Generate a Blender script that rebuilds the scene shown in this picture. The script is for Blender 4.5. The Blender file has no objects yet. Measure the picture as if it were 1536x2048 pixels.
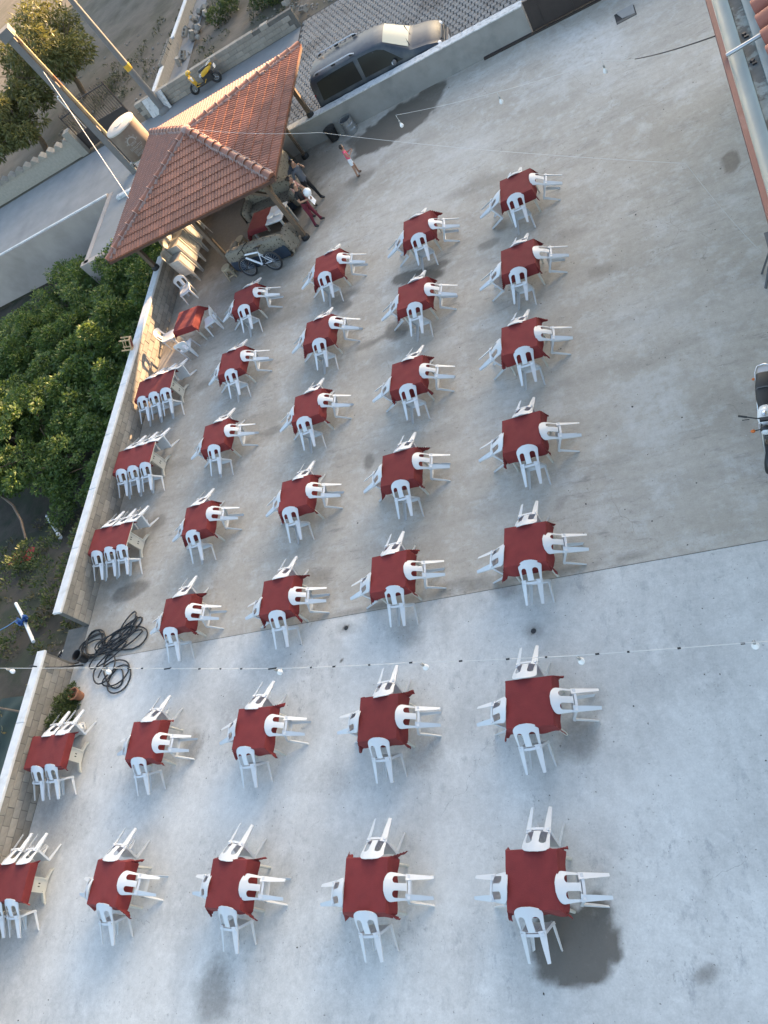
import bpy, bmesh, math, random
import numpy as np
from mathutils import Vector, Matrix, noise
random.seed(7)
R_ = math.radians
scene = bpy.context.scene
C = scene.collection

# ------------------------------------------------------------------ camera
F_PX = 1573.82
cam_d = bpy.data.cameras.new('camera')
cam_d.sensor_fit = 'VERTICAL'; cam_d.sensor_height = 36.0
cam_d.lens = F_PX / 2048 * 36.0
cam_d.clip_end = 2000; cam_d.clip_start = 0.05
cam = bpy.data.objects.new('camera', cam_d); C.objects.link(cam)
rx = (0.863141, 0.059328, -0.501466); ry = (-0.210995, -0.859854, -0.4649); rz_ = (-0.458769, 0.507081, -0.729657)
cam.matrix_world = Matrix(((rx[0], -ry[0], -rz_[0], 0), (rx[1], -ry[1], -rz_[1], 0), (rx[2], -ry[2], -rz_[2], 12.627), (0, 0, 0, 1)))
scene.camera = cam

# ------------------------------------------------------------------ sky, sun, exposure
SUN_EL, SUN_AZ = R_(7.5), R_(64)            # azimuth counted from +X towards +Y
w = bpy.data.worlds.new('World'); scene.world = w; w.use_nodes = True
nt = w.node_tree; bg = nt.nodes['Background']
sky = nt.nodes.new('ShaderNodeTexSky'); sky.sky_type = 'NISHITA'; sky.sun_disc = False
sky.sun_elevation = R_(14); sky.sun_rotation = math.pi / 2 - SUN_AZ
sky.air_density = 1.0; sky.dust_density = 2.6; sky.ozone_density = 0.55
nt.links.new(sky.outputs[0], bg.inputs[0]); bg.inputs[1].default_value = 0.108
sd = bpy.data.lights.new('sun', 'SUN'); sd.energy = 5.0; sd.angle = R_(0.6); sd.color = (1.0, 0.64, 0.34)
sun = bpy.data.objects.new('sun', sd); C.objects.link(sun)
sdir = Vector((math.cos(SUN_EL) * math.cos(SUN_AZ), math.cos(SUN_EL) * math.sin(SUN_AZ), math.sin(SUN_EL)))
sun.rotation_euler = sdir.to_track_quat('Z', 'Y').to_euler()
sun.location = (20, 60, 40)
vs = scene.view_settings
vs.view_transform = 'Standard'; vs.look = 'None'; vs.gamma = 1.0; vs.use_curve_mapping = False
vs.exposure = 2.62
scene.render.engine = 'CYCLES'
scene.render.resolution_x = 768; scene.render.resolution_y = 1024

# ------------------------------------------------------------------ materials
MATS = {}
def M(name, col, rough=0.7, var=0.12, scale=6.0, bump=0.0, bscale=None, metal=0.0, spec=0.5, rnd=0.0, col2=None, mix_scale=None, mix=(0.45, 0.6), alpha=None, trans=0.0, coord='Object', detail=6.0):
    if name in MATS: return MATS[name]
    m = bpy.data.materials.new(name); m.use_nodes = True; MATS[name] = m
    t = m.node_tree; n = t.nodes; l = t.links
    b = n['Principled BSDF']
    b.inputs['Roughness'].default_value = rough; b.inputs['Metallic'].default_value = metal
    b.inputs['Specular IOR Level'].default_value = spec
    if trans: b.inputs['Transmission Weight'].default_value = trans
    tc = n.new('ShaderNodeTexCoord')
    def nz(sc, det=detail, rg=0.6):
        x = n.new('ShaderNodeTexNoise'); x.inputs['Scale'].default_value = sc; x.inputs['Detail'].default_value = det
        x.inputs['Roughness'].default_value = rg
        l.new(tc.outputs[coord], x.inputs['Vector']); return x
    base = n.new('ShaderNodeRGB'); base.outputs[0].default_value = (*col, 1)
    cur = base.outputs[0]
    if col2:
        r = n.new('ShaderNodeMapRange'); r.inputs[1].default_value = mix[0]; r.inputs[2].default_value = mix[1]
        l.new(nz(mix_scale or scale * 0.3).outputs[0], r.inputs[0])
        mx = n.new('ShaderNodeMix'); mx.data_type = 'RGBA'
        l.new(r.outputs[0], mx.inputs[0]); l.new(cur, mx.inputs[6]); mx.inputs[7].default_value = (*col2, 1)
        cur = mx.outputs[2]
    val = None
    if var:
        r = n.new('ShaderNodeMapRange'); r.inputs[1].default_value = 0.25; r.inputs[2].default_value = 0.75
        r.inputs[3].default_value = 1 - var; r.inputs[4].default_value = 1 + var
        l.new(nz(scale).outputs[0], r.inputs[0]); val = r.outputs[0]
    if rnd:
        oi = n.new('ShaderNodeObjectInfo')
        r2 = n.new('ShaderNodeMapRange'); r2.inputs[3].default_value = 1 - rnd; r2.inputs[4].default_value = 1 + rnd
        l.new(oi.outputs['Random'], r2.inputs[0])
        if val is not None:
            mu = n.new('ShaderNodeMath'); mu.operation = 'MULTIPLY'; l.new(val, mu.inputs[0]); l.new(r2.outputs[0], mu.inputs[1]); val = mu.outputs[0]
        else: val = r2.outputs[0]
    if val is not None:
        hv = n.new('ShaderNodeHueSaturation'); l.new(val, hv.inputs['Value']); l.new(cur, hv.inputs['Color']); cur = hv.outputs[0]
    l.new(cur, b.inputs['Base Color'])
    if bump:
        bp_ = n.new('ShaderNodeBump'); bp_.inputs['Strength'].default_value = bump; bp_.inputs['Distance'].default_value = 0.02
        l.new(nz(bscale or scale * 4).outputs[0], bp_.inputs['Height']); l.new(bp_.outputs[0], b.inputs['Normal'])
    return m

m_white = M('white_plastic', (0.53, 0.54, 0.55), 0.42, 0.05, 3, rnd=0.05)
m_seat = m_white
m_wtable = M('cream_plastic', (0.50, 0.485, 0.43), 0.45, 0.06, 4, rnd=0.05)
m_cloth = M('red_cloth', (0.150, 0.020, 0.020), 0.8, 0.16, 5, bump=0.25, bscale=60, rnd=0.12, spec=0.3)
_b = m_cloth.node_tree.nodes['Principled BSDF']; _b.inputs['Sheen Weight'].default_value = 0.10; _b.inputs['Sheen Roughness'].default_value = 0.45; _b.inputs['Sheen Tint'].default_value = (1.0, 0.5, 0.45, 1)
m_block = M('concrete_block', (0.245, 0.225, 0.195), 0.9, 0.14, 9, bump=0.4, bscale=60, rnd=0.22)
m_mortar = M('mortar', (0.12, 0.112, 0.10), 0.95, 0.18, 8, bump=0.4)
m_coping = M('white_coping', (0.56, 0.56, 0.56), 0.75, 0.10, 4, bump=0.15, col2=(0.44, 0.44, 0.43), mix=(0.5, 0.7), mix_scale=3)
m_render = M('cement_render', (0.26, 0.25, 0.235), 0.88, 0.12, 2.2, bump=0.2, bscale=30, col2=(0.21, 0.205, 0.195), mix=(0.5, 0.68), mix_scale=1.4)
m_coping_rough = M('worn_white_coping', (0.52, 0.52, 0.515), 0.8, 0.14, 7, bump=0.5, bscale=25, col2=(0.36, 0.36, 0.355), mix=(0.52, 0.62), mix_scale=8)
m_brown_metal = M('dark_brown_metal', (0.035, 0.026, 0.024), 0.55, 0.2, 4)
m_dirt = M('dirt', (0.115, 0.096, 0.074), 0.95, 0.22, 1.2, bump=0.5, bscale=8, col2=(0.075, 0.066, 0.045), mix=(0.46, 0.6), mix_scale=0.35)
m_soil = M('garden_soil', (0.052, 0.042, 0.030), 0.95, 0.3, 2.0, bump=0.6, bscale=9, col2=(0.026, 0.030, 0.014), mix=(0.48, 0.6), mix_scale=0.9)
m_road = M('road_concrete', (0.215, 0.215, 0.21), 0.85, 0.12, 1.5, bump=0.25, bscale=22, col2=(0.19, 0.19, 0.19), mix=(0.48, 0.62), mix_scale=0.5)
m_paver = M('paver', (0.20, 0.195, 0.185), 0.85, 0.16, 3.0, bump=0.3, bscale=40, col2=(0.13, 0.12, 0.11), mix=(0.5, 0.64), mix_scale=0.6)
m_joint = M('paver_joint', (0.05, 0.047, 0.042), 0.95, 0.2, 5)
m_tile = M('terracotta_tile', (0.225, 0.085, 0.048), 0.5, 0.18, 5, bump=0.2, bscale=40, rnd=0.24, col2=(0.15, 0.07, 0.05), mix=(0.5, 0.7), mix_scale=3)
m_tiledeck = M('tile_underlay', (0.10, 0.038, 0.028), 0.85, 0.15, 5)
m_capmortar = M('cap_mortar', (0.27, 0.19, 0.17), 0.9, 0.15, 12, bump=0.5)
m_wood = M('weathered_wood', (0.105, 0.074, 0.05), 0.75, 0.2, 7, bump=0.2)
m_woodd = M('dark_stained_wood', (0.075, 0.038, 0.028), 0.6, 0.2, 6)
m_black = M('black_rubber', (0.016, 0.016, 0.017), 0.6, 0.2, 8)
m_blackp = M('black_plastic', (0.02, 0.02, 0.021), 0.4, 0.1, 5)
m_steel = M('galvanised_steel', (0.42, 0.43, 0.44), 0.38, 0.12, 6, metal=0.85)
m_chrome = M('chrome', (0.7, 0.7, 0.7), 0.12, 0.0, metal=1.0)
m_rust = M('rusty_steel', (0.42, 0.30, 0.17), 0.8, 0.2, 3, col2=(0.24, 0.10, 0.045), mix=(0.50, 0.6), mix_scale=2.0)
m_concpole = M('pole_concrete', (0.155, 0.15, 0.145), 0.85, 0.1, 4, bump=0.2)
m_wire = M('white_cord', (0.55, 0.53, 0.50), 0.7, 0.05, 5)
m_bulb = M('bulb_glass', (0.78, 0.78, 0.78), 0.15, 0.0)
m_bulbbase = M('bulb_socket', (0.30, 0.29, 0.27), 0.5, 0.1)

# ------------------------------------------------------------------ mesh helper
class MB:
    def __init__(s): s.v = []; s.f = []; s.mi = []; s.cur = 0
    def add(s, vs, fs):
        o = len(s.v); s.v += [tuple(p) for p in vs]; s.f += [tuple(i + o for i in f) for f in fs]; s.mi += [s.cur] * len(fs); return s
    def hexa(s, p):      # p: 4 bottom (ccw), 4 top
        return s.add(p, [(3, 2, 1, 0), (4, 5, 6, 7), (0, 1, 5, 4), (1, 2, 6, 5), (2, 3, 7, 6), (3, 0, 4, 7)])
    def box(s, c, d, rz=0.0):
        x, y, z = d[0] / 2, d[1] / 2, d[2] / 2; cs, sn = math.cos(rz), math.sin(rz)
        pts = []
        for zz in (-z, z):
            for a, b in ((-x, -y), (x, -y), (x, y), (-x, y)): pts.append((c[0] + a * cs - b * sn, c[1] + a * sn + b * cs, c[2] + zz))
        return s.hexa(pts)
    def bbox(s, c, d, b=0.01):     # box with chamfered top edges
        x, y, z = d[0] / 2, d[1] / 2, d[2] / 2; X, Y, Z = c
        r = [[(X + a * (x - i), Y + e * (y - i), Z + zz) for a, e in ((-1, -1), (1, -1), (1, 1), (-1, 1))] for zz, i in ((-z, 0), (z - b, 0), (z, b))]
        vs = r[0] + r[1] + r[2]
        fs = [(3, 2, 1, 0), (8, 9, 10, 11)]
        for k in (0, 4):
            for i in range(4): j = (i + 1) % 4; fs.append((k + i, k + j, k + 4 + j, k + 4 + i))
        return s.add(vs, fs)
    def beam(s, a, b, wd, ht, up=(0, 0, 1)):
        a = Vector(a); b = Vector(b); d = (b - a).normalized(); u = Vector(up)
        if abs(d.dot(u)) > 0.98: u = Vector((0, 1, 0))
        sx = d.cross(u).normalized(); sz = sx.cross(d).normalized()
        pts = []
        for q in (a, b):
            pts += [q - sx * wd / 2 - sz * ht / 2, q + sx * wd / 2 - sz * ht / 2, q + sx * wd / 2 + sz * ht / 2, q - sx * wd / 2 + sz * ht / 2]
        return s.add(pts, [(0, 1, 2, 3), (7, 6, 5, 4), (0, 4, 5, 1), (1, 5, 6, 2), (2, 6, 7, 3), (3, 7, 4, 0)])
    def tube(s, path, r, n=8, cap=True, closed=False):
        path = [Vector(p) for p in path]; m = len(path)
        rs = r if isinstance(r, (list, tuple)) else [r] * m
        rings = []; prev = None
        for i in range(m):
            if closed: d = path[(i + 1) % m] - path[i - 1]
            else: d = path[min(i + 1, m - 1)] - path[max(i - 1, 0)]
            d = d.normalized() if d.length > 1e-9 else Vector((0, 0, 1))
            if prev is None:
                u = Vector((0, 0, 1)) if abs(d.z) < 0.9 else Vector((1, 0, 0))
                sx = d.cross(u).normalized()
            else:
                sx = (prev - d * prev.dot(d)); sx = sx.normalized() if sx.length > 1e-6 else d.orthogonal().normalized()
            prev = sx; sy = d.cross(sx).normalized()
            rings.append([path[i] + (sx * math.cos(2 * math.pi * k / n) + sy * math.sin(2 * math.pi * k / n)) * rs[i] for k in range(n)])
        vs = [p for q in rings for p in q]; fs = []
        for i in range(m if closed else m - 1):
            i2 = (i + 1) % m
            for k in range(n): k2 = (k + 1) % n; fs.append((i * n + k, i * n + k2, i2 * n + k2, i2 * n + k))
        if cap and not closed: fs += [tuple(range(n))[::-1], tuple((m - 1) * n + k for k in range(n))]
        return s.add(vs, fs)
    def lathe(s, prof, c=(0, 0, 0), n=16, cap=True):
        vs = []; fs = []; m = len(prof)
        for r, z in prof:
            for k in range(n): a = 2 * math.pi * k / n; vs.append((c[0] + r * math.cos(a), c[1] + r * math.sin(a), c[2] + z))
        for i in range(m - 1):
            for k in range(n): k2 = (k + 1) % n; fs.append((i * n + k, i * n + k2, (i + 1) * n + k2, (i + 1) * n + k))
        if cap: fs += [tuple(range(n))[::-1], tuple((m - 1) * n + k for k in range(n))]
        return s.add(vs, fs)
    def ell(s, c, r, nu=12, nv=8):
        vs = []; fs = []
        for i in range(nv + 1):
            t = math.pi * i / nv
            for k in range(nu): a = 2 * math.pi * k / nu; vs.append((c[0] + r[0] * math.sin(t) * math.cos(a), c[1] + r[1] * math.sin(t) * math.sin(a), c[2] + r[2] * math.cos(t)))
        for i in range(nv):
            for k in range(nu): k2 = (k + 1) % nu; fs.append((i * nu + k, (i + 1) * nu + k, (i + 1) * nu + k2, i * nu + k2))
        return s.add(vs, fs)
    def prism(s, outl, z0, z1):
        n = len(outl)
        vs = [(x, y, z0) for x, y in outl] + [(x, y, z1) for x, y in outl]
        fs = [tuple(range(n))[::-1], tuple(range(n, 2 * n))] + [(i, (i + 1) % n, n + (i + 1) % n, n + i) for i in range(n)]
        return s.add(vs, fs)
    def torus(s, c, R, r, axis='x', n=28, k=8):
        pts = []
        for i in range(n):
            a = 2 * math.pi * i / n; p = (R * math.cos(a), R * math.sin(a))
            pts.append({'x': (c[0], c[1] + p[0], c[2] + p[1]), 'y': (c[0] + p[0], c[1], c[2] + p[1]), 'z': (c[0] + p[0], c[1] + p[1], c[2])}[axis])
        return s.tube(pts, r, k, closed=True)
    def xf(s, mat, i0=0):
        for i in range(i0, len(s.v)): s.v[i] = tuple(mat @ Vector(s.v[i]))
        return s
    def mesh(s, name, mat, smooth=None):
        me = bpy.data.meshes.new(name); me.from_pydata(s.v, [], s.f)
        for mm in (mat if isinstance(mat, (list, tuple)) else [mat]): me.materials.append(mm)
        if any(s.mi): me.polygons.foreach_set('material_index', s.mi)
        bm = bmesh.new(); bm.from_mesh(me); bmesh.ops.recalc_face_normals(bm, faces=bm.faces); bm.to_mesh(me); bm.free()
        if smooth is not None:
            me.polygons.foreach_set('use_smooth', [True] * len(me.polygons)); me.set_sharp_from_angle(angle=R_(smooth))
        me.update(); return me
    def build(s, name, mat, parent=None, smooth=None):
        return ob(name, s.mesh(name, mat, smooth), parent)

def ob(name, me, parent=None, loc=(0, 0, 0), rot=(0, 0, 0)):
    o = bpy.data.objects.new(name, me); C.objects.link(o); o.location = loc; o.rotation_euler = rot
    if parent is not None: o.parent = parent
    return o
def tag(o, label, cat, group=None):
    o['label'] = label; o['category'] = cat
    if group: o['group'] = group
    return o
def thing(name, label, cat, loc=(0, 0, 0), rz=0.0, group=None, rot=None):
    o = ob(name, None, None, loc, rot or (0, 0, rz)); o.empty_display_size = 0.2
    return tag(o, label, cat, group)
def struct(o): o['kind'] = 'structure'; return o
ORD = ['first', 'second', 'third', 'fourth', 'fifth', 'sixth', 'seventh', 'eighth', 'ninth', 'tenth', 'eleventh', 'twelfth']
def smoothstep(a, b, x): t = np.clip((x - a) / (b - a), 0, 1); return t * t * (3 - 2 * t)
# ------------------------------------------------------------------ ground: terrain, slabs, road
STAINS_SHADE = [(-8.52, 23.13, 1.56, 0.35, 0.33, -0.85, 1.0, 0.12), (-7.56, 23.6, 0.83, 0.35, 0.26, -0.65, 0.9, 0.12), (-9.66, 23.03, 0.74, -0.34, 0.09, -0.45, 0.8, 0.2), (-9.73, 21.2, 0.6, 0.05, 0.12, -0.31, 0.55, 0.4), (-5.07, 16.48, 0.22, -0.01, 0.06, -0.26, 0.7, 0.35), (-5.4, 15.98, 0.33, 0.03, 0.06, -0.19, 0.6, 0.3), (-7.41, 15.83, 0.81, -0.22, 0.05, -0.28, 0.95, 0.15), (-6.92, 15.92, 0.43, 0.04, 0.06, -0.18, 0.7, 0.25), (-7.95, 14.14, 0.36, 0.0, 0.11, -0.33, 0.75, 0.3), (-8.5, 14.06, 0.68, 0.14, 0.04, -0.08, 0.6, 0.4), (-8.79, 14.01, 0.33, 0.04, 0.06, -0.14, 0.5, 0.4), (-9.71, 16.19, 0.65, 0.05, 0.08, -0.19, 0.45, 0.5), (-9.79, 15.85, 0.39, -0.06, 0.09, -0.28, 0.6, 0.35), (-12.02, 16.6, 0.99, 0.55, 0.5, -0.73, 0.4, 0.7), (-12.94, 15.51, 0.85, 0.48, 0.52, -0.7, 0.25, 0.8), (-14.55, 14.79, 0.35, 0.08, 0.13, -0.19, 0.5, 0.4), (-15.2, 10.22, 0.39, 0.11, 0.22, -0.26, 0.55, 0.4), (-15.55, 8.25, 0.71, 0.11, 0.19, -0.25, 0.7, 0.3), (-11.56, 12.14, 0.51, 0.0, 0.08, -0.18, 0.55, 0.4), (-14.77, 12.07, 0.65, 0.03, 0.15, -0.25, 0.4, 0.5), (-15.73, 13.33, 0.36, 0.09, 0.24, -0.32, 0.35, 0.5), (-8.44, 10.25, 0.15, -0.07, -0.02, -0.25, 0.6, 0.3), (-8.42, 9.41, 0.12, -0.03, 0.01, -0.08, 0.3, 0.4), (-7.24, 5.87, 0.43, -0.07, 0.02, -0.35, 0.45, 0.6), (-6.72, 3.43, 0.31, -0.12, -0.16, -0.4, 0.35, 0.7), (-3.89, 3.5, 0.33, -0.18, -0.2, -0.35, 0.55, 0.55), (-3.6, 4.11, 0.2, -0.02, -0.02, -0.27, 0.3, 0.7), (-4.21, 0.52, 0.67, -0.08, -0.15, -0.55, 1.0, 0.14), (-3.84, 0.91, 0.29, 0.01, -0.03, -0.43, 0.95, 0.25), (-4.49, 0.22, 0.37, 0.07, 0.03, -0.19, 0.8, 0.3), (-2.4, 0.28, 0.17, 0.09, 0.05, -0.11, 0.6, 0.6), (-2.51, 0.23, 0.08, 0.0, -0.01, -0.06, 0.5, 0.5), (-10.82, -0.47, 0.48, -0.01, 0.0, -0.57, 0.6, 0.6), (-10.75, -0.0, 0.25, 0.01, 0.05, -0.25, 0.4, 0.7), (0.27, 15.57, 0.16, -0.19, -0.11, -0.32, 0.8, 0.15), (-12.38, 3.98, 0.29, -0.09, -0.09, -0.37, 0.45, 0.5), (-14.61, 4.09, 0.18, -0.01, 0.04, -0.13, 0.35, 0.5), (-4.61, 5.48, 0.07, -0.01, -0.0, -0.06, 1.3, 0.3), (-4.61, 5.48, 0.23, -0.03, -0.01, -0.19, 0.5, 0.7), (-8.67, 6.16, 0.07, -0.01, 0.0, -0.05, 1.2, 0.3), (-8.67, 6.16, 0.27, -0.04, 0.02, -0.17, 0.4, 0.7), (-8.7, 5.45, 0.05, -0.01, 0.0, -0.04, 1.2, 0.3), (-5.97, 6.68, 0.69, -0.01, 0.03, -0.14, 0.5, 0.6), (-3.98, 7.96, 0.14, 0.22, 0.09, -0.08, 0.25, 0.6), (-7.3, 8.92, 0.41, -0.11, 0.01, -0.2, 0.2, 0.7), (-4.04, 15.76, 0.65, -0.03, 0.12, -0.61, 0.22, 0.8), (-2.81, 15.77, 0.73, -0.03, 0.09, -0.6, 0.18, 0.8), (-5.33, 18.03, 0.59, -0.06, 0.15, -0.72, 0.2, 0.8), (-13.45, 3.36, 0.99, -0.05, 0.14, -0.47, 0.22, 0.8), (-8.73, 3.11, 0.74, -0.04, 0.05, -0.4, 0.18, 0.8), (-10.28, 5.56, 1.03, -0.13, 0.06, -0.37, 0.18, 0.8), (-11.34, 4.7, 0.46, -0.04, 0.1, -0.48, 0.2, 0.8), (-8.03, 0.48, 1.25, 0.21, 0.13, -0.39, 0.15, 0.8), (-3.44, 11.67, 0.92, -0.05, 0.06, -0.47, 0.12, 0.8), (-9.37, 6.49, 0.53, 0.01, 0.03, -0.09, 0.3, 0.7), (-8.58, 6.5, 0.51, 0.01, 0.03, -0.09, 0.42, 0.7), (-7.83, 6.52, 0.48, 0.01, 0.02, -0.09, 0.54, 0.7), (-7.11, 6.53, 0.47, 0.01, 0.02, -0.09, 0.3, 0.7), (-6.42, 6.54, 0.45, 0.01, 0.02, -0.08, 0.42, 0.7), (-5.75, 6.55, 0.43, 0.01, 0.02, -0.08, 0.54, 0.7), (-5.11, 6.56, 0.41, 0.01, 0.01, -0.08, 0.3, 0.7), (-4.5, 6.56, 0.4, 0.0, 0.01, -0.08, 0.42, 0.7), (-3.9, 6.57, 0.38, 0.0, 0.01, -0.08, 0.54, 0.7), (-3.33, 6.58, 0.37, 0.0, 0.01, -0.08, 0.3, 0.7), (-2.78, 6.59, 0.36, 0.0, 0.01, -0.08, 0.42, 0.7), (-13.53, 18.68, 2.28, 0.26, 0.7, -1.31, 0.55, 0.7), (-15.51, 21.1, 2.34, 0.17, 1.13, -2.02, 0.7, 0.6), (-11.43, 20.32, 1.48, 0.48, 0.48, -0.9, 0.45, 0.7), (-13.82, 17.09, 1.99, 0.7, 0.71, -1.06, 0.35, 0.8), (-17.15, 18.55, 0.88, -0.64, -0.22, -2.01, 0.45, 0.7), (-13.22, 24.2, 1.83, 0.16, 1.06, -2.23, 0.7, 0.6), (-11.38, 23.0, 1.31, 0.14, 0.45, -1.03, 0.45, 0.7), (-16.14, 8.82, 1.13, 0.12, 0.51, -0.71, 0.35, 0.8), (-16.06, 2.62, 1.12, -0.03, 0.28, -0.71, 0.35, 0.8), (-5.62, 18.42, 1.04, -0.05, 0.07, -0.3, 0.35, 0.6), (-3.45, 15.26, 0.76, -0.12, 0.03, -0.27, 0.3, 0.7), (-4.18, 18.95, 0.85, -0.1, 0.06, -0.34, 0.25, 0.7), (-2.74, 13.73, 0.35, -0.04, 0.02, -0.18, 0.35, 0.6), (-7.97, 7.84, 0.81, -0.03, 0.07, -0.28, 0.2, 0.8), (-5.14, 6.38, 0.33, -0.06, -0.0, -0.23, 0.45, 0.6), (-9.49, 7.54, 0.38, -0.07, 0.02, -0.19, 0.4, 0.6), (-13.81, 12.55, 3.2, -1.7, -0.38, -5.66, 0.2, 0.95), (-16.64, 10.98, 1.7, -0.81, -0.44, -5.42, 0.28, 0.9), (-16.36, 15.65, 2.36, -1.55, -0.41, -3.14, 0.25, 0.9), (-11.04, 14.74, 3.08, -1.24, 0.46, -3.32, 0.12, 0.95)]  # stains and dirt, plus painted shade in the broad ellipses at pavilion and left
PALE = [(-2.01, 9.58, 0.61, -0.36, -0.23, -0.89, 0.6, 0.35), (-2.46, 22.29, 1.06, -0.23, 0.15, -1.26, 0.8, 0.5), (-3.8, 21.34, 0.74, -0.13, 0.11, -0.69, 0.4, 0.6), (-1.75, 10.22, 0.39, -0.15, -0.05, -0.39, 0.4, 0.4), (-2.34, 12.06, 1.3, -0.09, 0.06, -0.62, 0.25, 0.8), (-7.15, 19.15, 0.98, -0.11, 0.2, -0.79, 0.35, 0.7), (-6.07, 20.22, 1.27, -0.19, 0.18, -0.82, 0.3, 0.7), (-8.7, 17.92, 0.92, 0.18, 0.22, -0.51, 0.35, 0.7), (-10.68, 14.6, 0.61, 0.15, 0.19, -0.35, 0.3, 0.7), (-13.98, 5.19, 1.08, -0.11, 0.19, -0.67, 0.35, 0.7), (-10.84, 2.84, 1.26, -0.05, 0.1, -0.52, 0.35, 0.7), (-14.81, 2.79, 0.88, -0.03, 0.32, -0.93, 0.4, 0.7), (-8.2, 2.3, 1.39, -0.04, 0.05, -0.56, 0.3, 0.8), (-6.2, 1.7, 0.6, -0.0, 0.02, -0.99, 0.25, 0.8), (-2.88, 2.51, 0.96, -0.04, -0.13, -1.16, 0.2, 0.8), (-13.06, -0.28, 2.0, 0.1, 0.17, -0.53, 0.35, 0.8)]
STAINS_SHADE.append((-14.2, 21.9, 3.0, 0, 0, 2.6, 0.85, 0.35))  # shade under the pavilion roof, painted into the floor colour
def floor_sheet(name, x0, x1, y0, y1, st, mat, z=0.0):
    nx = int((x1 - x0) / st) + 1; ny = int((y1 - y0) / st) + 1
    xs = np.linspace(x0, x1, nx); ys = np.linspace(y0, y1, ny)
    X, Y = np.meshgrid(xs, ys); X = X.ravel(); Y = Y.ravel()
    co = np.stack([X, Y, np.full_like(X, z)], 1)
    n1 = np.array([noise.fractal(Vector((x * 1.3, y * 1.3, 0.3)), 0.9, 2.1, 4) for x, y in zip(X, Y)])
    n2 = np.array([noise.fractal(Vector((x * 3.7, y * 3.7, 7.3)), 0.9, 2.1, 3) for x, y in zip(X, Y)])
    def field(lst):
        f = np.zeros_like(X)
        for cx, cy, ux, uy, vx, vy, s, so in lst:
            det = ux * vy - uy * vx
            if abs(det) < 1e-6: continue
            dx = X - cx; dy = Y - cy
            a = (dx * vy - dy * vx) / det; b = (ux * dy - uy * dx) / det
            d = np.sqrt(a * a + b * b) + 0.13 * n1 + 0.16 * n2
            f = np.maximum(f, s * smoothstep(1 + so * 0.6, 1 - so, d))
        return f
    me = bpy.data.meshes.new(name)
    idx = np.arange(nx * ny).reshape(ny, nx)
    q = np.stack([idx[:-1, :-1], idx[:-1, 1:], idx[1:, 1:], idx[1:, :-1]], -1).reshape(-1, 4)
    me.vertices.add(len(co)); me.vertices.foreach_set('co', co.ravel())
    me.loops.add(q.size); me.loops.foreach_set('vertex_index', q.ravel().astype(np.int32))
    me.polygons.add(len(q)); me.polygons.foreach_set('loop_start', np.arange(0, q.size, 4, dtype=np.int32)); me.polygons.foreach_set('loop_total', np.full(len(q), 4, dtype=np.int32))
    for an, lst in (('stain_shade', STAINS_SHADE), ('pale', PALE)):
        at = me.attributes.new(an, 'FLOAT', 'POINT'); at.data.foreach_set('value', field(lst).astype(np.float32))
    me.update(); me.validate(); me.materials.append(mat)
    return struct(ob(name, me))

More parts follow.
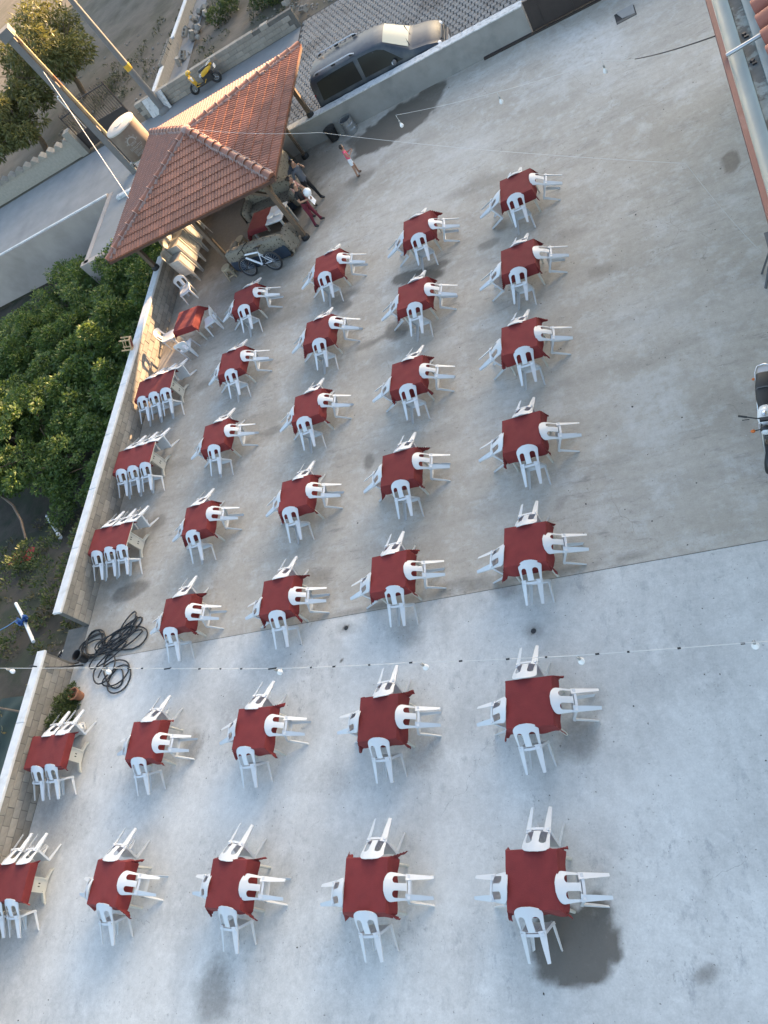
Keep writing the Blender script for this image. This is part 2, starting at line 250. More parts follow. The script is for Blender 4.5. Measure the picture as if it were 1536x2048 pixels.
def floor_mat(name, base, base2, pale, streak):
    m = bpy.data.materials.new(name); m.use_nodes = True; t = m.node_tree; n = t.nodes; l = t.links; b = n['Principled BSDF']
    tc = n.new('ShaderNodeTexCoord')
    def nz(sc, det=6, rg=0.6, vec=None):
        x = n.new('ShaderNodeTexNoise'); x.inputs['Scale'].default_value = sc; x.inputs['Detail'].default_value = det; x.inputs['Roughness'].default_value = rg
        l.new(vec or tc.outputs['Object'], x.inputs['Vector']); return x.outputs[0]
    def rng(src, a, b_, c=0.0, d=1.0):
        r = n.new('ShaderNodeMapRange'); r.inputs[1].default_value = a; r.inputs[2].default_value = b_; r.inputs[3].default_value = c; r.inputs[4].default_value = d
        l.new(src, r.inputs[0]); return r.outputs[0]
    def mix(f, a, c):
        x = n.new('ShaderNodeMix'); x.data_type = 'RGBA'
        if isinstance(f, float): x.inputs[0].default_value = f
        else: l.new(f, x.inputs[0])
        for s, v in ((6, a), (7, c)):
            if isinstance(v, tuple): x.inputs[s].default_value = (*v, 1)
            else: l.new(v, x.inputs[s])
        return x.outputs[2]
    def att(nm): a = n.new('ShaderNodeAttribute'); a.attribute_name = nm; return a.outputs['Fac']
    def math_(op, a, c):
        x = n.new('ShaderNodeMath'); x.operation = op; x.use_clamp = True
        for i, v in ((0, a), (1, c)):
            if isinstance(v, float): x.inputs[i].default_value = v
            else: l.new(v, x.inputs[i])
        return x.outputs[0]
    cur = mix(rng(nz(0.33, 5), 0.40, 0.62), base, base2)
    # broom / water streaks along the yard
    mp = n.new('ShaderNodeMapping'); mp.inputs['Scale'].default_value = streak; mp.inputs['Rotation'].default_value = (0, 0, 0.25); l.new(tc.outputs['Object'], mp.inputs['Vector'])
    cur = mix(math_('MULTIPLY', rng(nz(1.0, 8, 0.65, mp.outputs[0]), 0.46, 0.66), 0.55), cur, tuple(k * 0.78 for k in base))
    cur = mix(math_('MULTIPLY', rng(nz(1.7, 8, 0.7), 0.5, 0.68), 0.5), cur, pale)
    cur = mix(math_('MULTIPLY', math_('MULTIPLY', rng(nz(4.5, 8, 0.75, mp.outputs[0]), 0.54, 0.66), rng(nz(0.45, 3), 0.42, 0.6)), 0.6), cur, tuple(k * 0.55 for k in (base[0] * 0.92, base[1] * 0.97, base[2] * 1.05)))
    cur = mix(math_('MULTIPLY', math_('MULTIPLY', rng(nz(9.0, 6, 0.7), 0.58, 0.66), rng(nz(0.9, 3), 0.5, 0.62)), 0.6), cur, tuple(k * 0.5 for k in base))
    # small dark specks and scuffs
    cur = mix(math_('MULTIPLY', rng(nz(16, 3, 0.6), 0.685, 0.73), 0.75), cur, (0.10, 0.095, 0.09))
    cur = mix(math_('MULTIPLY', rng(nz(48, 2, 0.5), 0.70, 0.75), 0.6), cur, tuple(k * 0.5 for k in base))
    cur = mix(math_('MULTIPLY', rng(nz(22, 2, 0.5), 0.735, 0.77), 0.55), cur, (0.62, 0.61, 0.58))
    fine = n.new('ShaderNodeHueSaturation'); fv = n.new('ShaderNodeMath'); fv.operation = 'ADD'; l.new(rng(nz(7, 8, 0.72), 0.3, 0.7, -0.11, 0.11), fv.inputs[0]); l.new(rng(nz(34, 6, 0.75), 0.3, 0.7, 0.91, 1.09), fv.inputs[1]); l.new(fv.outputs[0], fine.inputs['Value']); l.new(cur, fine.inputs['Color']); cur = fine.outputs[0]
    cur = mix(math_('MULTIPLY', att('pale'), rng(nz(5, 9, 0.75), 0.36, 0.62, 0.1, 0.95)), cur, pale)
    # hairline cracks
    vo = n.new('ShaderNodeTexVoronoi'); vo.feature = 'DISTANCE_TO_EDGE'; vo.inputs['Scale'].default_value = 0.21
    vd = n.new('ShaderNodeVectorMath'); vd.operation = 'MULTIPLY_ADD'; nn = n.new('ShaderNodeTexNoise'); nn.inputs['Scale'].default_value = 1.3; nn.inputs['Detail'].default_value = 6
    l.new(tc.outputs['Object'], nn.inputs['Vector']); l.new(nn.outputs['Color'], vd.inputs[0]); vd.inputs[1].default_value = (0.9, 0.9, 0); l.new(tc.outputs['Object'], vd.inputs[2]); l.new(vd.outputs[0], vo.inputs['Vector'])
    cr = math_('MULTIPLY', rng(vo.outputs['Distance'], 0.0, 0.0014, 1.0, 0.0), rng(nz(0.5, 3), 0.52, 0.62))
    cur = mix(math_('MULTIPLY', cr, 0.6), cur, tuple(k * 0.35 for k in base))
    sa = n.new('ShaderNodeMath'); sa.operation = 'MULTIPLY_ADD'; l.new(rng(nz(11, 7, 0.7), 0.3, 0.7, -0.5, 0.5), sa.inputs[0]); sa.inputs[1].default_value = 0.20; l.new(att('stain_shade'), sa.inputs[2])
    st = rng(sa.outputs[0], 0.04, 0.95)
    cur = mix(math_('MULTIPLY', st, 0.90), cur, (0.088, 0.074, 0.056))  # brown mix for the stains and for the painted shade
    l.new(cur, b.inputs['Base Color'])
    rg = n.new('ShaderNodeMapRange'); rg.inputs[3].default_value = 0.82; rg.inputs[4].default_value = 0.5; l.new(st, rg.inputs[0]); l.new(rg.outputs[0], b.inputs['Roughness'])
    b.inputs['Specular IOR Level'].default_value = 0.35
    bu = n.new('ShaderNodeBump'); bu.inputs['Strength'].default_value = 0.22; bu.inputs['Distance'].default_value = 0.01; l.new(nz(35, 8, 0.7), bu.inputs['Height']); l.new(bu.outputs[0], b.inputs['Normal'])
    return m
mf_up = floor_mat('yard_concrete_old', (0.365, 0.328, 0.275), (0.42, 0.385, 0.335), (0.52, 0.51, 0.485), (0.35, 1.5, 1))
mf_lo = floor_mat('yard_concrete_new', (0.455, 0.445, 0.42), (0.53, 0.52, 0.49), (0.60, 0.59, 0.56), (1.0, 0.5, 1))
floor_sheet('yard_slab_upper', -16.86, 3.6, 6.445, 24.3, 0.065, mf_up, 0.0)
floor_sheet('yard_slab_lower', -17.05, 3.6, -4.0, 6.438, 0.065, mf_lo, -0.005)

# terrain sheet with the sunken garden on the left
def gz(x, y):
    if -62 < x < -17.25 and y < 28.6:
        k = min(1, max(0, (y - 7.0) / 7.0)); a = -0.55 - 1.55 * k
        a -= 0.25 * min(1, max(0, (-17.25 - x) / 4)) ; 
        return a + 0.12 * noise.noise(Vector((x * 0.7, y * 0.7, 0)))
    if x < -17.25 and y > 33.9: return -0.03 + 0.10 * noise.noise(Vector((x * 0.4, y * 0.4, 3))) * min(1, (y - 33.9) / 1.5)
    if y > 34.2: return -0.03 + 0.25 * max(0, noise.noise(Vector((x * 0.5, y * 0.5, 3)))) * min(1, (y - 34.2))
    return -0.06
xs = sorted(set([-900, -300, -150, -100, -80, -64, -62.01] + [-62 + 1.5 * i for i in range(14)] + [-41 + 0.5 * i for i in range(48)] + [-17.26, -17.24, -16, -14, -12, -10, -8, -6, -4, -2, 0, 5, 10, 20, 50, 150, 300, 900]))
ys = sorted(set([-900, -300, -100, -40, -20, -10] + [-8 + 0.5 * i for i in range(73)] + [28.59, 28.61] + [29 + 0.5 * i for i in range(60)] + [62, 70, 90, 130, 200, 300, 900]))
mb = MB(); nx = len(xs)
mb.v = [(x, y, gz(x, y)) for y in ys for x in xs]
mb.f = [(j * nx + i, j * nx + i + 1, (j + 1) * nx + i + 1, (j + 1) * nx + i) for j in range(len(ys) - 1) for i in range(nx - 1)]; mb.mi = [0] * len(mb.f)
for k, f in enumerate(mb.f):
    cx = sum(mb.v[i][0] for i in f) / 4; cy = sum(mb.v[i][1] for i in f) / 4
    if cx < -17.2 and cy < 28.7: mb.mi[k] = 1
struct(mb.build('ground', [m_dirt, m_soil], smooth=40))

# street: concrete sheet on the left, interlocking pavers on the right
mb = MB(); mb.add([(-75, 28.75, -0.012), (-13.6, 28.75, -0.012), (-13.6, 33.45, -0.012), (-75, 33.45, -0.012)], [(0, 1, 2, 3)])
mb.add([(-23.3, 24.5, -0.012), (-13.6, 24.5, -0.012), (-13.6, 28.75, -0.012), (-23.3, 28.75, -0.012)], [(0, 1, 2, 3)])
struct(mb.build('road_concrete', m_road))
road = MB().add([(-13.6, 24.5, -0.03), (14, 24.5, -0.03), (14, 33.5, -0.03), (-13.6, 33.9, -0.03)], [(0, 1, 2, 3)]).build('road_paved', m_joint); struct(road)
mb = MB(); rr = random.Random(3)
y = 24.60; j = 0
while y < 33.6:
    x = -13.55 + (0.11 if j % 2 else 0)
    while x < (0.5 if y < 28 else -4):
        jz = rr.uniform(-0.004, 0.004); a = 0.012
        ox = 0.018
        pts0 = [(x + 0.006, y + 0.006), (x + 0.11, y - ox + 0.006), (x + 0.212, y + 0.006), (x + 0.212 - ox, y + 0.10), (x + 0.212, y + 0.194), (x + 0.11, y + 0.194 + ox), (x + 0.006, y + 0.194), (x + 0.006 + ox, y + 0.10)]
        cx, cy = x + 0.109, y + 0.10
        n8 = len(pts0)
        vs_ = [(p[0], p[1], -0.03) for p in pts0] + [(cx + (p[0] - cx) * 0.9, cy + (p[1] - cy) * 0.9, 0.004 + jz) for p in pts0]
        mb.add(vs_, [tuple(range(n8, 2 * n8))] + [(i, (i + 1) % n8, n8 + (i + 1) % n8, n8 + i) for i in range(n8)])
        x += 0.222
    y += 0.212; j += 1
pv = mb.build('paving_stones', m_paver, road); pv['kind'] = 'stuff'

# ------------------------------------------------------------------ walls
def block_wall(name, label, x, y0, y1, h, nrow, coping, thick=0.2, zb=-1.6, facing=1):
    """block wall along Y; inner face at x, body behind it on -X"""
    wl = thing(name, label, 'wall', (x, y0, 0))
    L = y1 - y0
    MB().box((-thick / 2 - 0.008, L / 2, (h + zb) / 2), (thick, L, h - zb)).build('mortar_core', m_mortar, wl)
    bh = h / nrow; bw = 0.40
    me = MB().bbox((0, 0, 0), (bh - 0.012, bw - 0.012, 0.016), 0.006)
    me.xf(Matrix.Rotation(R_(90), 4, 'Y')); full = me.mesh('block', m_block)
    me2 = MB().bbox((0, 0, 0), (bh - 0.012, bw / 2 - 0.012, 0.016), 0.006); me2.xf(Matrix.Rotation(R_(90), 4, 'Y')); half = me2.mesh('half_block', m_block)
    r = random.Random(5)
    for j in range(nrow):
        yy = 0.0
        first = (j % 2 == 1)
        while yy < L - 0.15:
            if first: wdt, me_ = 0.2, half; first = False
            elif yy + 0.4 <= L + 0.01: wdt, me_ = 0.4, full
            else: wdt, me_ = 0.2, half
            if yy + wdt > L + 0.02: break
            ob('block', me_, wl, (-0.006 + r.uniform(-0.004, 0.003), yy + wdt / 2, bh * (j + 0.5)))
            yy += wdt
    for (a, b, col) in coping:
        mb = MB(); n = max(1, round((b - a) / 1.9))
        for i in range(n):
            p0 = a + (b - a) * i / n; p1 = a + (b - a) * (i + 1) / n - 0.006
            me_ = MB().bbox((-thick / 2, (p0 + p1) / 2 - y0, h + 0.035), (thick + 0.09, p1 - p0, 0.07), 0.012)
            me_.build('coping', col, wl)
    return wl
wallL = block_wall('block_wall', 'grey block wall with white coping beside the shrubs, under the pavilion corner', -16.86, 7.5, 24.3, 0.92, 5, [(7.46, 20.6, m_coping)])
wallLL = block_wall('block_wall', 'lower grey block wall with bluish white coping beside the black hose', -17.02, -2.6, 6.45, 0.92, 5, [(-2.6, 6.48, m_coping)])
# rendered street wall
sw = thing('street_wall', 'smooth cement wall with worn white top between the yard and the street', 'wall', (-14.5, 24.25, 0))
MB().box((2.6 + 2.7, 0.14, 0.31), (10.6, 0.28, 1.14)).build('wall_body', m_render, sw)
MB().box((-1.35, 0.14, 0.31), (2.7, 0.28, 1.14)).build('wall_body', m_render, sw)
mbc = MB(); cx0 = -2.7
rr = random.Random(11); N = 90
vs_ = []
for i in range(N + 1):
    xx = cx0 + (13.3) * i / N
    a = -0.02 + rr.uniform(-0.012, 0.012); b = 0.30 + rr.uniform(-0.012, 0.012); zt = 0.905 + rr.uniform(-0.004, 0.004)
    vs_ += [(xx, a, 0.875), (xx, a + 0.004, zt), (xx, b, zt), (xx, b, 0.875)]
fs_ = []
for i in range(N):
    for k in range(4): fs_.append((i * 4 + k, i * 4 + (k + 1) % 4, i * 4 + 4 + (k + 1) % 4, i * 4 + 4 + k))
mbc.add(vs_, fs_ + [(0, 1, 2, 3), (4 * N, 4 * N + 3, 4 * N + 2, 4 * N + 1)]).build('white_top', m_coping_rough, sw)
MB().box((9.15 + 1.7, -0.05, 0.03), (3.6, 0.10, 0.06)).build('base_strip', m_brown_metal, sw)
# dark sliding gate at the right end
gt = thing('sliding_gate', 'dark brown metal gate closing the gap right of the cement wall', 'gate', (-3.86, 24.24, 0))
MB().box((2.6, 0.02, 0.50), (5.2, 0.03, 0.84)).build('gate_panel', m_brown_metal, gt)
for i in range(6): MB().box((0.35 + i * 0.9, 0.0, 0.50), (0.04, 0.015, 0.84)).build('gate_rib', m_brown_metal, gt)
MB().box((2.6, 0.02, 0.945), (5.2, 0.06, 0.05)).build('top_rail', m_brown_metal, gt)
MB().box((2.6, -0.04, 0.045), (5.2, 0.035, 0.03)).build('bottom_track', m_steel, gt)
# retaining wall below the street on the left
rw = thing('retaining_wall', 'tall grey cement retaining wall below the street, above the shrubs', 'wall', (-23.3, 28.75, 0))
m_render2 = M('brown_cement_render', (0.36, 0.305, 0.27), 0.9, 0.12, 0.9, bump=0.2, bscale=20, col2=(0.30, 0.255, 0.225), mix=(0.45, 0.65), mix_scale=0.7)
MB().box((-26, -0.13, -1.05), (52, 0.26, 2.2)).build('wall_body', m_render2, rw)
MB().box((-26, -0.14, 0.075), (52, 0.1, 0.05)).build('white_edge', m_coping, rw)
MB().box((0.13, -2.2, -1.05), (0.26, 4.4, 2.1)).build('side_wall', m_render2, rw)
MB().box((3.0, -4.35, -1.05), (6.3, 0.26, 2.1)).build('side_wall', m_render2, rw)
pad = thing('concrete_kerb', 'short white kerb on the concrete pad left of the pavilion', 'kerb', (-21.6, 27.9, 0))
MB().bbox((0.8, 0, 0.06), (3.2, 0.22, 0.14), 0.02).build('kerb_body', m_coping_rough, pad)
MB().box((0.8, 0.22, 0.0), (3.3, 0.06, 0.05)).build('drain_channel', m_black, pad)
# far street walls
fw = thing('block_wall', 'low unpainted block wall across the street behind the yellow scooter', 'wall', (-22.4, 33.45, 0))
MB().box((4.4, 0.11, 0.36), (8.8, 0.19, 0.78)).build('mortar_core', m_mortar, fw)
m_block2 = M('pale_block', (0.26, 0.235, 0.20), 0.9, 0.15, 8, rnd=0.15, bump=0.4)
mbk = MB().bbox((0, 0, 0), (0.39, 0.24, 0.185), 0.01).mesh('block', m_block2)
rr = random.Random(8)
for j in range(4):
    xx = 0.0 if j % 2 else 0.2
    top = 8.8 - (0.9 if j == 3 else 0)
    while xx + 0.4 <= top:
        if not (j == 3 and 6.6 < xx < 7.0): ob('block', mbk, fw, (xx + 0.2, 0.10 + rr.uniform(-0.006, 0.006), 0.10 + 0.197 * j))
        xx += 0.4
sl = thing('marble_slab', 'pale stone slab leaning on the low wall beside the grey pole', 'slab', (-21.3, 33.2, 0))
i0 = MB(); i0.bbox((0, 0, 0.4), (1.15, 0.05, 0.80), 0.01); i0.xf(Matrix.Rotation(R_(-14), 4, 'X')); i0.build('slab', m_coping_rough, sl)
# zigzag wall
zw = thing('zigzag_wall', 'block wall with zigzag cement coping at the far left street edge', 'wall', (-26.6, 33.75, 0))
MB().box((-9, 0.1, 0.38), (18, 0.2, 0.82)).build('wall_body', m_block2, zw)
zme = MB()
zme.hexa([(-0.26, -0.06, 0), (0.26, -0.06, 0), (0.30, 0.24, 0), (-0.22, 0.24, 0), (-0.03, -0.08, 0.26), (0.03, -0.08, 0.26), (0.09, 0.22, 0.26), (0.03, 0.22, 0.26)])
zm = zme.mesh('zigzag_coping', m_block2)
for i in range(28): ob('zigzag_coping', zm, zw, (-0.4 - i * 0.58, 0.0, 0.79))
zp = MB().box((0.05, 0.1, 0.62), (0.42, 0.42, 1.3)).build('end_pillar', m_block2, zw)
# garden gate with open iron leaves
ig = thing('iron_gate', 'black iron bar gate leaf behind the water tank', 'gate', (-23.2, 33.95, 0), R_(176))
def leaf(par, L, h):
    MB().box((L / 2, 0, 0.42), (L, 0.02, 0.74)).build('sheet_panel', m_brown_metal, par)
    for zz in (0.06, 0.82, h - 0.12): MB().box((L / 2, 0, zz), (L, 0.045, 0.05)).build('rail', m_brown_metal, par)
    me_ = MB().box((0, 0, (h + 0.82) / 2), (0.022, 0.022, h - 0.72)).mesh('bar', m_brown_metal)
    n = int(L / 0.15)
    for i in range(n + 1): ob('bar', me_, par, (0.02 + i * (L - 0.04) / n, 0, 0))
    for xx in (0, L): MB().box((xx, 0, h / 2), (0.06, 0.06, h)).build('stile', m_brown_metal, par)
leaf(ig, 2.1, 2.15)
ig2 = thing('iron_gate', 'shorter black iron gate leaf next to the zigzag wall', 'gate', (-26.35, 33.95, 0), R_(6)); leaf(ig2, 0.95, 1.9)
# ------------------------------------------------------------------ chairs
def chair_meshes():
    out = {}
    # backrest: three ribbons (rail, spine, rail) that merge above the two slots
    rows = [0, 0.0204, 0.0206, 0.07, 0.12, 0.2, 0.3, 0.4, 0.48, 0.52, 0.56, 0.59, 0.61, 0.622, 0.7, 0.76, 0.82, 0.87, 0.91, 0.94, 0.96, 0.975, 0.987, 0.995, 1.0]
    def ylane(v): return -0.450 - 0.055 * v - 0.018 * math.sin(math.pi * v)
    def zz(v): return 0.425 + 0.37 * v
    def wid(v):
        base = 0.185 + 0.032 * min(1, v / 0.7)
        if v > 0.70: base *= max(0.0, 1 - ((v - 0.70) / 0.30) ** 2.3) ** (1 / 2.3)
        return max(base, 0.07)
    mb = MB(); th = 0.012
    def slot(v):
        c = 0.106; hw = 0.0
        if 0.0205 < v <= 0.5: hw = 0.052
        elif 0.5 < v < 0.622: hw = 0.052 * math.sqrt(max(0, 1 - ((v - 0.5) / 0.122) ** 2))
        w = wid(v); c = min(c, w * 0.62)
        return c - hw, c + hw
    def pt(x, v, side): 
        y = ylane(v) + 1.45 * x * x
        return (x, y - (th if side else 0), zz(v) - 0.012 * (abs(x) / 0.2) ** 2 * v)
    def ribbon(fa, fb, nseg):
        grid = []
        for v in rows:
            a, b = fa(v), fb(v); grid.append([a + (b - a) * k / nseg for k in range(nseg + 1)])
        n = nseg + 1; R = len(rows); vs = []
        for side in (0, 1):
            for i, v in enumerate(rows):
                for x in grid[i]: vs.append(pt(x, v, side))
        fs = []
        off = R * n
        for i in range(R - 1):
            for k in range(nseg):
                a = i * n + k; fs.append((a, a + 1, a + n + 1, a + n)); fs.append((off + a, off + a + n, off + a + n + 1, off + a + 1))
            for k in (0, nseg):
                a = i * n + k; fs.append((a, a + n, off + a + n, off + a))
        for i in (0, R - 1):
            for k in range(nseg): a = i * n + k; fs.append((a, off + a, off + a + 1, a + 1))
        mb.add(vs, fs)
    ribbon(lambda v: -wid(v), lambda v: -slot(v)[1], 2)
    ribbon(lambda v: -slot(v)[0], lambda v: slot(v)[0], 4)
    ribbon(lambda v: slot(v)[1], lambda v: wid(v), 2)
    out['backrest'] = mb.mesh('backrest', m_white, 40)
    # seat with slits and a turned-down rim
    xl = [-1, -0.85, -0.5, -0.47, -0.2, -0.17, 0.17, 0.2, 0.47, 0.5, 0.85, 1]; yl = [-0.455, -0.40, -0.34, -0.20, -0.12, -0.06, -0.02]
    mb = MB(); nx = len(xl)
    for y in yl:
        hw = 0.175 + 0.03 * (y + 0.455) / 0.435
        for x in xl: mb.v.append((x * hw, y, 0.428 - 0.012 * (1 - x * x) - 0.01 * ((y + 0.02) / 0.435) ** 2 - (0.012 if y > -0.03 else 0)))
    for j in range(len(yl) - 1):
        for i in range(nx - 1):
            if j == 2 and i in (2, 4, 6, 8): continue
            mb.f.append((j * nx + i, j * nx + i + 1, (j + 1) * nx + i + 1, (j + 1) * nx + i))
    ring = [i for i in range(nx)] + [j * nx + nx - 1 for j in range(1, len(yl))] + [(len(yl) - 1) * nx + i for i in range(nx - 2, -1, -1)] + [j * nx for j in range(len(yl) - 2, 0, -1)]
    o = len(mb.v)
    for i in ring: x, y, z = mb.v[i]; mb.v.append((x * 1.04, y + (0.008 if y > -0.05 else 0), z - 0.042))
    for k in range(len(ring)): k2 = (k + 1) % len(ring); mb.f.append((ring[k], ring[k2], o + k2, o + k))
    mb.mi = [0] * len(mb.f)
    out['seat'] = mb.mesh('seat', m_white, 50)
    # legs: tapered angle sections
    def leg(top, foot, wt, wb, ft, fb, sx, sy, ang):
        """angle section: broad flange w turned by ang, narrow flange f roughly at right angles"""
        m_ = MB(); t = 0.006; ca, sa = math.cos(ang), math.sin(ang)
        u = (-sx * ca, sy * sa); w_ = (-sx * sa * 0.6, -sy * 1.0)
        nu = (-u[1] * sx * sy * -1, 0)
        def ring(p, a_, f_):
            x, y, z = p
            L = [(0, 0), (u[0] * a_, u[1] * a_), (u[0] * a_ + w_[0] * t, u[1] * a_ + w_[1] * t), (u[0] * t + w_[0] * t, u[1] * t + w_[1] * t), (w_[0] * f_ + u[0] * t, w_[1] * f_ + u[1] * t), (w_[0] * f_, w_[1] * f_)]
            return [(x + q[0], y + q[1], z) for q in L]
        pts = []
        for q in (0, 0.12, 0.5, 1):
            p = [top[i] + (foot[i] - top[i]) * q for i in range(3)]
            k = q if q != 0.12 else 0.22
            pts += ring(p, wt + (wb - wt) * k, ft + (fb - ft) * k)
        fs = []
        for i in range(3):
            for k in range(6): k2 = (k + 1) % 6; fs.append((i * 6 + k, i * 6 + k2, (i + 1) * 6 + k2, (i + 1) * 6 + k))
        fs += [(0, 1, 2, 3), (0, 3, 4, 5), (18, 19, 20, 21), (18, 21, 22, 23)]
        return m_.add(pts, fs).mesh('leg', m_white)
    out['leg_fl'] = leg((-0.200, -0.020, 0.415), (-0.232, 0.005, 0), 0.062, 0.036, 0.062, 0.034, -1, 1, 0.35)
    out['leg_fr'] = leg((0.200, -0.020, 0.415), (0.232, 0.005, 0), 0.062, 0.036, 0.062, 0.034, 1, 1, 0.35)
    out['leg_rl'] = leg((-0.196, -0.425, 0.445), (-0.172, -0.425, 0), 0.112, 0.050, 0.050, 0.030, -1, -1, 0.42)
    out['leg_rr'] = leg((0.196, -0.425, 0.445), (0.172, -0.425, 0), 0.112, 0.050, 0.050, 0.030, 1, -1, 0.42)
    return out
CM = chair_meshes()
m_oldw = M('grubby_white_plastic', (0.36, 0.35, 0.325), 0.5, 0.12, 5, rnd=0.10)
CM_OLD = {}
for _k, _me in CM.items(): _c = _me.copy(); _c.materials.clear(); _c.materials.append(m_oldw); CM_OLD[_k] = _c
def chair(loc, rot, label, group, CM=CM):
    t = thing('plastic_chair', label, 'chair', loc, 0, group, rot)
    ob('seat', CM['seat'], t); ob('backrest', CM['backrest'], t)
    for k in ('leg_fl', 'leg_fr', 'leg_rl', 'leg_rr'): ob('leg', CM[k], t)
    return t
TILT = R_(65.8)
def tilted(cx, cy, ang, dist, lat, label, group, r, yaw=None):
    """chair tipped forward with its back resting on the table edge; ang: outward direction"""
    ox, oy = math.cos(ang), math.sin(ang)
    dd = dist + 0.485 + r.uniform(-0.015, 0.015)
    px = cx + ox * dd - oy * lat; py = cy + oy * dd + ox * lat
    yaw = r.uniform(-0.10, 0.10) if yaw is None else yaw
    return chair((px, py, 0.0), (-TILT + r.uniform(-0.012, 0.012), 0, ang + math.pi / 2 + yaw), label, group)

# ------------------------------------------------------------------ tables and cloths
def table_meshes():
    d = {}
    d['top'] = MB().bbox((0, 0, 0.718), (0.78, 0.78, 0.03), 0.01).mesh('tabletop', m_wtable)
    d['apron'] = MB().box((0, 0, 0.675), (0.70, 0.70, 0.056)).mesh('apron', m_wtable)
    m_ = MB().tube([(0.335, 0.335, 0.66), (0.345, 0.345, 0.35), (0.362, 0.362, 0.0)], [0.034, 0.030, 0.024], 8)
    d['leg'] = m_.mesh('leg', m_wtable, 50)
    return d
TM = table_meshes()
def cloth_mesh(seed, hx=0.398, hy=0.398, ov=(0.28, 0.28, 0.28, 0.28), n=34, flare=0.16):
    """cloth laid over a rectangular top: folds over the four edges, corners hang as loose flaps; ov: -x, +x, -y, +y"""
    r = random.Random(seed); ph = [r.uniform(0, 6.28) for _ in range(8)]; am = [r.uniform(0.6, 1.4) for _ in range(4)]
    ov = [o * r.uniform(0.82, 1.18) for o in ov]
    def lin(h, a, b):
        pts = list(np.linspace(-h - a, -h, 8))[:-1] + list(np.linspace(-h, h, 15)) + list(np.linspace(h, h + b, 8))[1:]
        return pts
    xs = lin(hx, ov[0], ov[1]); ys = lin(hy, ov[2], ov[3]); vs = []
    zt = 0.7375
    for y in ys:
        for x in xs:
            dx = max(0, abs(x) - hx); dy = max(0, abs(y) - hy); sx = 1 if x > 0 else -1; sy = 1 if y > 0 else -1
            px = sx * min(abs(x), hx); py = sy * min(abs(y), hy); z = zt
            if dx and dy:
                k = 0 if (sx < 0 and sy < 0) else 1 if (sx > 0 and sy < 0) else 2 if (sx < 0) else 3
                mn, mx = min(dx, dy), max(dx, dy)
                fl = mn * 0.58 * am[k]
                tw = 0.45 * math.sin(ph[k] + 9 * (dx - dy))
                px += sx * (0.012 + fl * (0.7 + 0.3 * tw)); py += sy * (0.012 + fl * (0.7 - 0.3 * tw))
                z = zt - 0.012 - mx * 0.93 - mn * 0.25
                # fold-back ripple
                px += 0.02 * math.sin(40 * (dx - dy) + ph[4]) * mn / 0.2; py += 0.02 * math.cos(37 * (dx - dy) + ph[5]) * mn / 0.2
            elif dx:
                e = dx / 0.25; wv = 0.5 * math.sin(y * 9 + ph[0] + sx) + 0.5 * math.sin(y * 17 + ph[1] + 2 * sx)
                px += sx * (0.012 + e * (0.034 + 0.024 * wv)); z = zt - 0.006 - dx * (0.985 - 0.05 * wv)
            elif dy:
                e = dy / 0.25; wv = 0.5 * math.sin(x * 9 + ph[2] + sy) + 0.5 * math.sin(x * 17 + ph[3] + 2 * sy)
                py += sy * (0.012 + e * (0.034 + 0.024 * wv)); z = zt - 0.006 - dy * (0.985 - 0.05 * wv)
            else:
                z = zt + 0.005 * noise.noise(Vector((x * 5 + seed, y * 5, 0))) + 0.0035 * abs(noise.noise(Vector((x * 9 + seed * 3, y * 9, 4)))) + 0.0018 * math.sin(22 * (x * math.cos(seed) + y * math.sin(seed)))
                e = max(abs(x) / hx, abs(y) / hy)
                if e > 0.999: z = zt - 0.001
            vs.append((px, py, z))
    nx = len(xs); m_ = MB(); m_.v = vs
    m_.f = [(j * nx + i, j * nx + i + 1, (j + 1) * nx + i + 1, (j + 1) * nx + i) for j in range(len(ys) - 1) for i in range(nx - 1)]; m_.mi = [0] * len(m_.f)
    return m_.mesh('tablecloth', m_cloth, 35)
CLOTHS = [cloth_mesh(s) for s in range(9)]
TABLES = {
 'c4': [(-4.354, 16.76, 0.006), (-4.37, 14.25, 0.0), (-4.407, 11.84, -0.024), (-4.43, 9.34, 0.0), (-4.444, 6.845, -0.04), (-4.47, 3.95, 0.0), (-4.517, 1.335, 0.016)],
 'c3': [(-7.08, 16.80, 0.02), (-7.11, 14.38, 0.0), (-7.14, 11.87, -0.02), (-7.21, 9.31, 0.0), (-7.283, 6.854, 0.012), (-7.31, 3.96, 0.0), (-7.35, 1.25, 0.01)],
 'c2': [(-9.91, 16.87, 0.02), (-9.91, 14.39, -0.02), (-9.92, 11.9, 0.0), (-9.93, 9.37, 0.0), (-10.03, 6.83, 0.0), (-10.2, 4.02, -0.03), (-10.26, 1.25, -0.03)],
 'c1': [(-12.854, 16.93, 0.045), (-12.84, 14.48, 0.0), (-12.89, 11.96, 0.02), (-12.915, 9.427, 0.033), (-12.95, 6.92, 0.0), (-13.14, 4.02, -0.03), (-13.302, 1.249, -0.048)]}
COLN = {'c4': 'rightmost column', 'c3': 'second-from-right column', 'c2': 'third-from-right column', 'c1': 'fourth-from-right column'}
SIDES = [(0, 'right'), (math.pi / 2, 'far'), (math.pi, 'left'), (-math.pi / 2, 'near')]
rt = random.Random(21)
